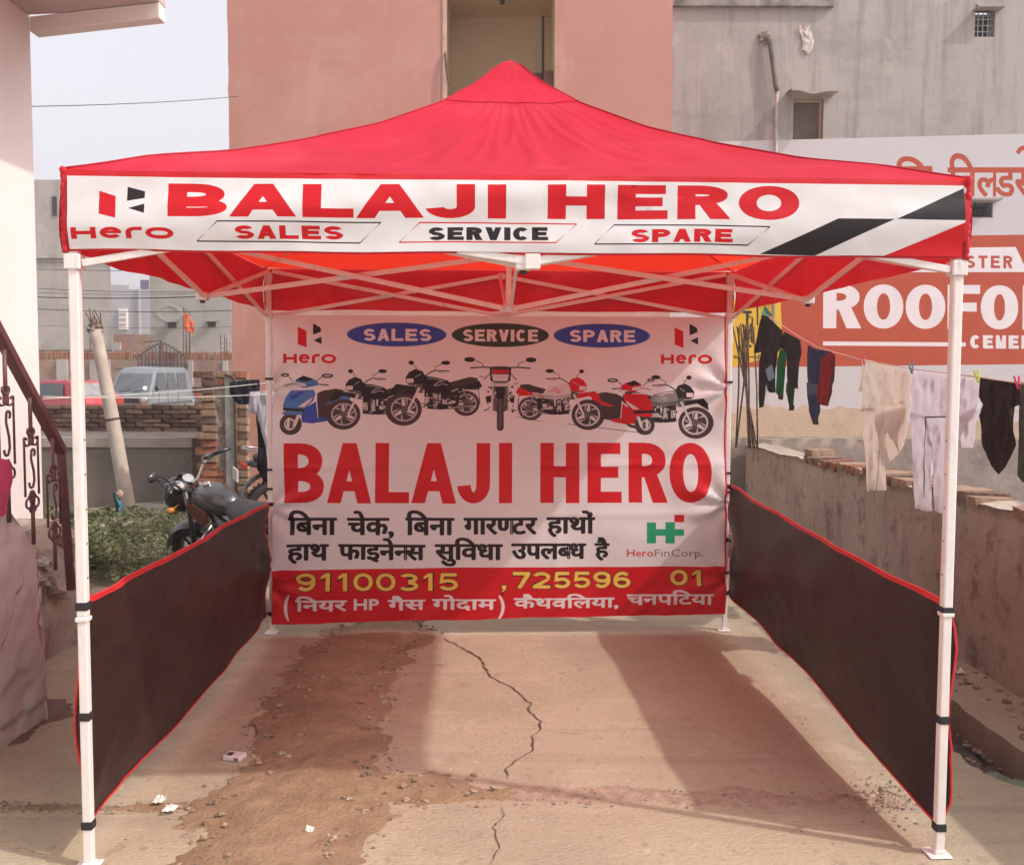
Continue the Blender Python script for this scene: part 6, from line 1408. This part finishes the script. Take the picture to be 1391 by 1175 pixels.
    m = MB(); m.tube([(.20, -.09, .50), (.30, -.11, .38), (.20, -.13, .22), (-.25, -.14, .24), (-.45, -.15, .28), (-.95, -.16, .36)], [.018, .018, .018, .022, .038, .042], 10); m.build('exhaust', M_chrome, e, smooth=True)
    for s in (-1, 1):
        m = MB(); m.tube([(.54, s*.10, .84), (.54, s*.17, .84)], .007, 5); m.ell((.54, s*.20, .84), (.03, .035, .024), 10, 6); SB(m); m.build('indicator', mat('amber', (.65, .25, .03), .3), e, smooth=True)
    m = MB(); m.tube([(-.05, .12, .26), (-.02, .26, .02)], .010, 6); m.build('side_stand', M_bikeblack, e)
    e.scale = (.95, .95, .95)
    if plate:
        m = MB(); m.box(-1.02, -.10, .62, -1.00, .10, .74); m.build('number_plate', mat('plate_white', (.62, .58, .54), .5), e)
    return e
gq = gnd(262, 782)
motorcycle('motorcycle', (-1.84, 7.16, .01), math.radians(135), math.radians(-25), 'dusty grey motorcycle leaning on its stand just behind the left side panel', M_bikegrey, steer=math.radians(20))
motorcycle('motorcycle', (-1.85, 9.75, .04), math.radians(28), math.radians(6), 'red tailed motorcycle with a number plate, seen from behind beside the brick pillar', M_redpl, steer=0, plate=True)
# ---- slabs, pouch, stones
def lump(name, px, py, r, m, label, cat='stone', Z=0, group=None, sq=.6, seed=0):
    p = gnd(px, py); b = MB(); b.ell((0, 0, r*sq*.6), (r, r*.8, r*sq), 12, 8, wob=.5); b.v = [(x+.0, y, max(-.02, z)) for x, y, z in b.v]
    return tag(b.build(name, m, None, smooth=True, loc=(p.x, p.y, Z)), label, cat, group)
for k, (x0, y0, x1, y1, w_) in enumerate(((70, 708, 192, 711, .16), (108, 722, 196, 716, .20), (190, 720, 235, 700, .14))):
    a, c = gnd(x0, y0+8), gnd(x1, y1+8); b = MB(); a = a+Vector((0, 0, .07)); c = c+Vector((0, 0, .07+.02*k)); b.bar(a, c, w_, .03); tag(b.build('plank', M_plank if k < 2 else M_rough, bevel=.004), ('long pale plank lying behind the weeds', 'shorter pale plank lying in front of the long one behind the weeds', 'grey stone kerb piece between the planks and the motorcycle')[k], 'plank' if k < 2 else 'kerb piece')
b = MB(); a, c = gnd(188, 702), gnd(262, 690); b.bar(a+Vector((0, 0, .05)), c+Vector((.4, 0, .05)), .5, .10); tag(b.build('culvert_step', M_darkplaster, bevel=.01), 'dark low concrete step at the foot of the culvert wall', 'step')
e = empty('blue_pouch', tuple(at(163, 706, 10.4)), 0, 'small teal plastic pouch hanging by the foot of the leaning post', 'pouch')
b = MB(); b.grid(6, 10, lambda u, v: ((-.045+.09*u)*(1-.5*v)+.02*math.sin(v*5), -.05+.02*math.sin(u*8), .02+.26*(v))); b.build('bag', mat('teal_plastic', (.03, .20, .26), .4, .4, 10), e, fix=False, smooth=True)
b = MB(); b.ell((.02, -.03, .25), (.04, .03, .05), wob=.5); b.build('knot', mat('cloth_dust_pink', (.5, .33, .28)), e, smooth=True)
lump('rock', 232, 752, .11, M_plaster2, 'pale rounded rock at the edge of the weeds below the motorcycle wheel')
lump('rock', 200, 745, .16, M_plaster, 'grey rock half hidden by weeds left of the motorcycle wheel')
# ---- weeds: uncountable
gv = [MB(), MB(), MB()]; rr = random.Random(11)
def leaf(b, base, d, L, w_, droop):
    d = d.normalized(); s = d.cross(Vector((0, 0, 1))); s = s.normalized() if s.length > .01 else Vector((1, 0, 0))
    p1 = base+d*L*.5+Vector((0, 0, -droop*.2)); p2 = base+d*L+Vector((0, 0, -droop)); n = len(b.v)
    b.add([base, p1+s*w_, p2, p1-s*w_], [(0, 1, 2, 3)])
wpoly = [(-1.98, 6.7), (-1.72, 8), (-1.8, 9.6), (-2.6, 10.2), (-3.6, 10.6), (-6.0, 10.7), (-5.2, 8.4), (-3.3, 7.0)]
cnt = 0
while cnt < 2300:
    x, y = rr.uniform(-6, -1.7), rr.uniform(6.6, 10.7)
    if sdist((x, y), wpoly) < .02: continue
    if noise.noise(Vector((x*1.6, y*1.6, 3))) < -.22: continue
    if x > -2.6 and 7.0 < y < 8.1 and rr.random() < .7: continue
    cnt += 1; h = (.15+.32*max(0, noise.noise(Vector((x*1.1, y*1.1, 9)))+.4))*rr.uniform(.5, 1.3)*(.6 if y > 9 else 1)
    kind = 0 if noise.noise(Vector((x*.9, y*.9, 21))) > -.02 else rr.choice([1, 2, 2])
    if rr.random() < .3: kind = rr.choice([0, 1, 2])
    b = gv[kind]; base = Vector((x, y, .02)); tip = base+Vector((rr.uniform(-.1, .1), rr.uniform(-.1, .1), h))
    sd_ = Vector((.0025, 0, 0)); b.add([base-sd_, base+sd_, tip+sd_*.5, tip-sd_*.5], [(0, 1, 2, 3)])
    broad = kind == 0 and noise.noise(Vector((x*1.3, y*1.3, 31))) > .0
    for k in range(rr.randint(7, 13)):
        t = rr.uniform(.1, 1); a = rr.uniform(0, 6.28); q = base.lerp(tip, t); d = Vector((math.cos(a), math.sin(a), rr.uniform(.1, .9)))
        if broad: leaf(b, q, d, rr.uniform(.07, .13), rr.uniform(.015, .03), rr.uniform(.0, .04))
        else: leaf(b, q, d, rr.uniform(.04, .10), rr.uniform(.004, .012), rr.uniform(.0, .03))
for k in range(3): tag(gv[k].build('weeds', M_grass[k], fix=False), kind='stuff')
# ---- grit and litter
gr = MB(); rr = random.Random(5)
def grit(x, y, r, z=0.0): gr.ell((x, y, z+r*.3), (r*rr.uniform(.8, 1.5), r*rr.uniform(.7, 1.2), r*rr.uniform(.5, .9)), 6, 4, wob=.8)
dp = [tuple(gnd(*p)[:2]) for p in DIRT]
n = 0
while n < 520:
    x, y = rr.uniform(-1.7, .5), rr.uniform(2.9, 6.5); s = sdist((x, y), dp)
    if s > -.05 and (rr.random() < (.25 if s > .15 else .9)): grit(x, y, rr.choice([.004, .005, .006, .008, .010, .013]), .012 if s > .05 else 0); n += 1
for k in range(260):
    a, q = rr.uniform(0, 6.28), abs(rr.gauss(0, .09)); p = gnd(1206, 1082); grit(p.x+math.cos(a)*q, p.y+math.sin(a)*q*1.2, rr.choice([.003, .004, .006, .007]))
for k in range(260):
    p = gnd(rr.uniform(700, 1240), rr.uniform(1070, 1096)); grit(p.x, p.y, rr.choice([.002, .003, .004, .006]))
for k in range(120):
    p = gnd(rr.uniform(0, 250), rr.uniform(1094, 1108)); grit(p.x, p.y, rr.choice([.003, .004, .006, .010]))
for k in range(150): grit(rr.uniform(-2.2, 1.9), rr.uniform(2.9, 6.3), rr.choice([.002, .003, .004]))
for k in range(220): grit(2.30+abs(rr.gauss(.22, .08)), rr.uniform(3.9, 7), rr.choice([.006, .009, .013, .018]), .04)
for k in range(160): grit(rr.uniform(1.99, 2.22), rr.uniform(3.9, 6.5), rr.choice([.008, .012, .018]), -.11)
tag(gr.build('grit', M_pebble, fix=False), kind='stuff')
rr = random.Random(9)
def stone(px, py, r, label):
    p = gnd(px, py); b = MB(); b.ell((0, 0, 0), (r*1.3, r, r*.6), 8, 6, wob=.7); tag(b.build('pebble', M_pebble, loc=(p.x, p.y, r*.3+.012)), label, 'pebble', 'larger pebbles on the dirt patch')
for px, py, r, lb in ((476, 1091, .020, 'largest light pebble low on the dirt patch'), (428, 1108, .012, 'small pale pebble beside the largest one on the dirt'), (384, 1030, .020, 'tan stone on the left side of the dirt patch'), (440, 925, .020, 'pinkish stone near the far end of the dirt patch'), (410, 1005, .017, 'tan stone in the middle left of the dirt patch'), (452, 1031, .013, 'small stone right of centre of the dirt patch')): stone(px, py, r, lb)
# cigarette packet and scraps of paper
gp = gnd(322, 1033); e = empty('cigarette_packet', (gp.x, gp.y, .001), math.radians(-14), 'crushed white cigarette packet with a dark mark lying on the edge of the dirt', 'packet')
b = MB(); b.box(-.042, -.03, .0, .042, .03, .022); b.build('box', mat('packet_white', (.72, .66, .60), .5, .1, 20), e, bevel=.004)
b = MB(); b.box(-.030, -.022, .0225, -.004, .010, .0235); b.build('dark_mark', mat('packet_mark', (.06, .03, .06), .5), e); b = MB(); b.box(.012, -.031, .004, .034, -.0302, .016); b.build('side_mark', mat('packet_mark2', (.35, .05, .06), .5), e)
for px, py, s, lb in ((236, 1107, .030, 'white paper scrap, nearer of the two beside the left tent leg'), (220, 1096, .028, 'white paper scrap, farther of the two beside the left tent leg'), (425, 1136, .018, 'small white paper scrap on the dirt near the bottom of the photo'), (1305, 922, .035, 'crumpled white plastic bit at the foot of the boundary wall')):
    gp = gnd(px, py); b = MB(); b.grid(5, 5, lambda u, v: ((u-.5)*s*1.6, (v-.5)*s*1.5+(u-.5)*s*.5, .012+.03*abs(noise.noise(Vector((u*2.5+px, v*2.5, 1)))))); tag(b.build('paper_scrap', mat('scrap_white', (.78, .70, .64), .7, .05, 20), fix=False, loc=(gp.x, gp.y, .045 if px > 1300 else .004)), lb, 'paper scrap')
gp = at(1362, 1062, 4.0); b = MB(); b.grid(12, 10, lambda u, v: (2.0+.22*u-.02*v, 3.86+.26*v-.05*u, .0-.05*v-.04*u+.06*noise.noise(Vector((u*4, v*4, 2)))))
tag(b.build('green_sack', mat('sack_green', (.20, .24, .15), .6, .25, 9, bump=.6), fix=False, smooth=True), 'crumpled pale green sack slumped in the open drain at the lower right', 'sack')


# ================================================================== HAZE
hb = MB(); hb.box(-62, -4, -1.2, 40, 110, 13); hz_m = bpy.data.materials.new('air_haze'); hz_m.use_nodes = True; n_ = hz_m.node_tree.nodes; n_.clear()
vo = n_.new('ShaderNodeVolumePrincipled'); vo.inputs['Density'].default_value = .003; vo.inputs['Color'].default_value = (.95, .93, .95, 1); vo.inputs['Anisotropy'].default_value = .2
oo = n_.new('ShaderNodeOutputMaterial'); hz_m.node_tree.links.new(vo.outputs[0], oo.inputs['Volume'])
tag(hb.build('haze', hz_m), kind='stuff')
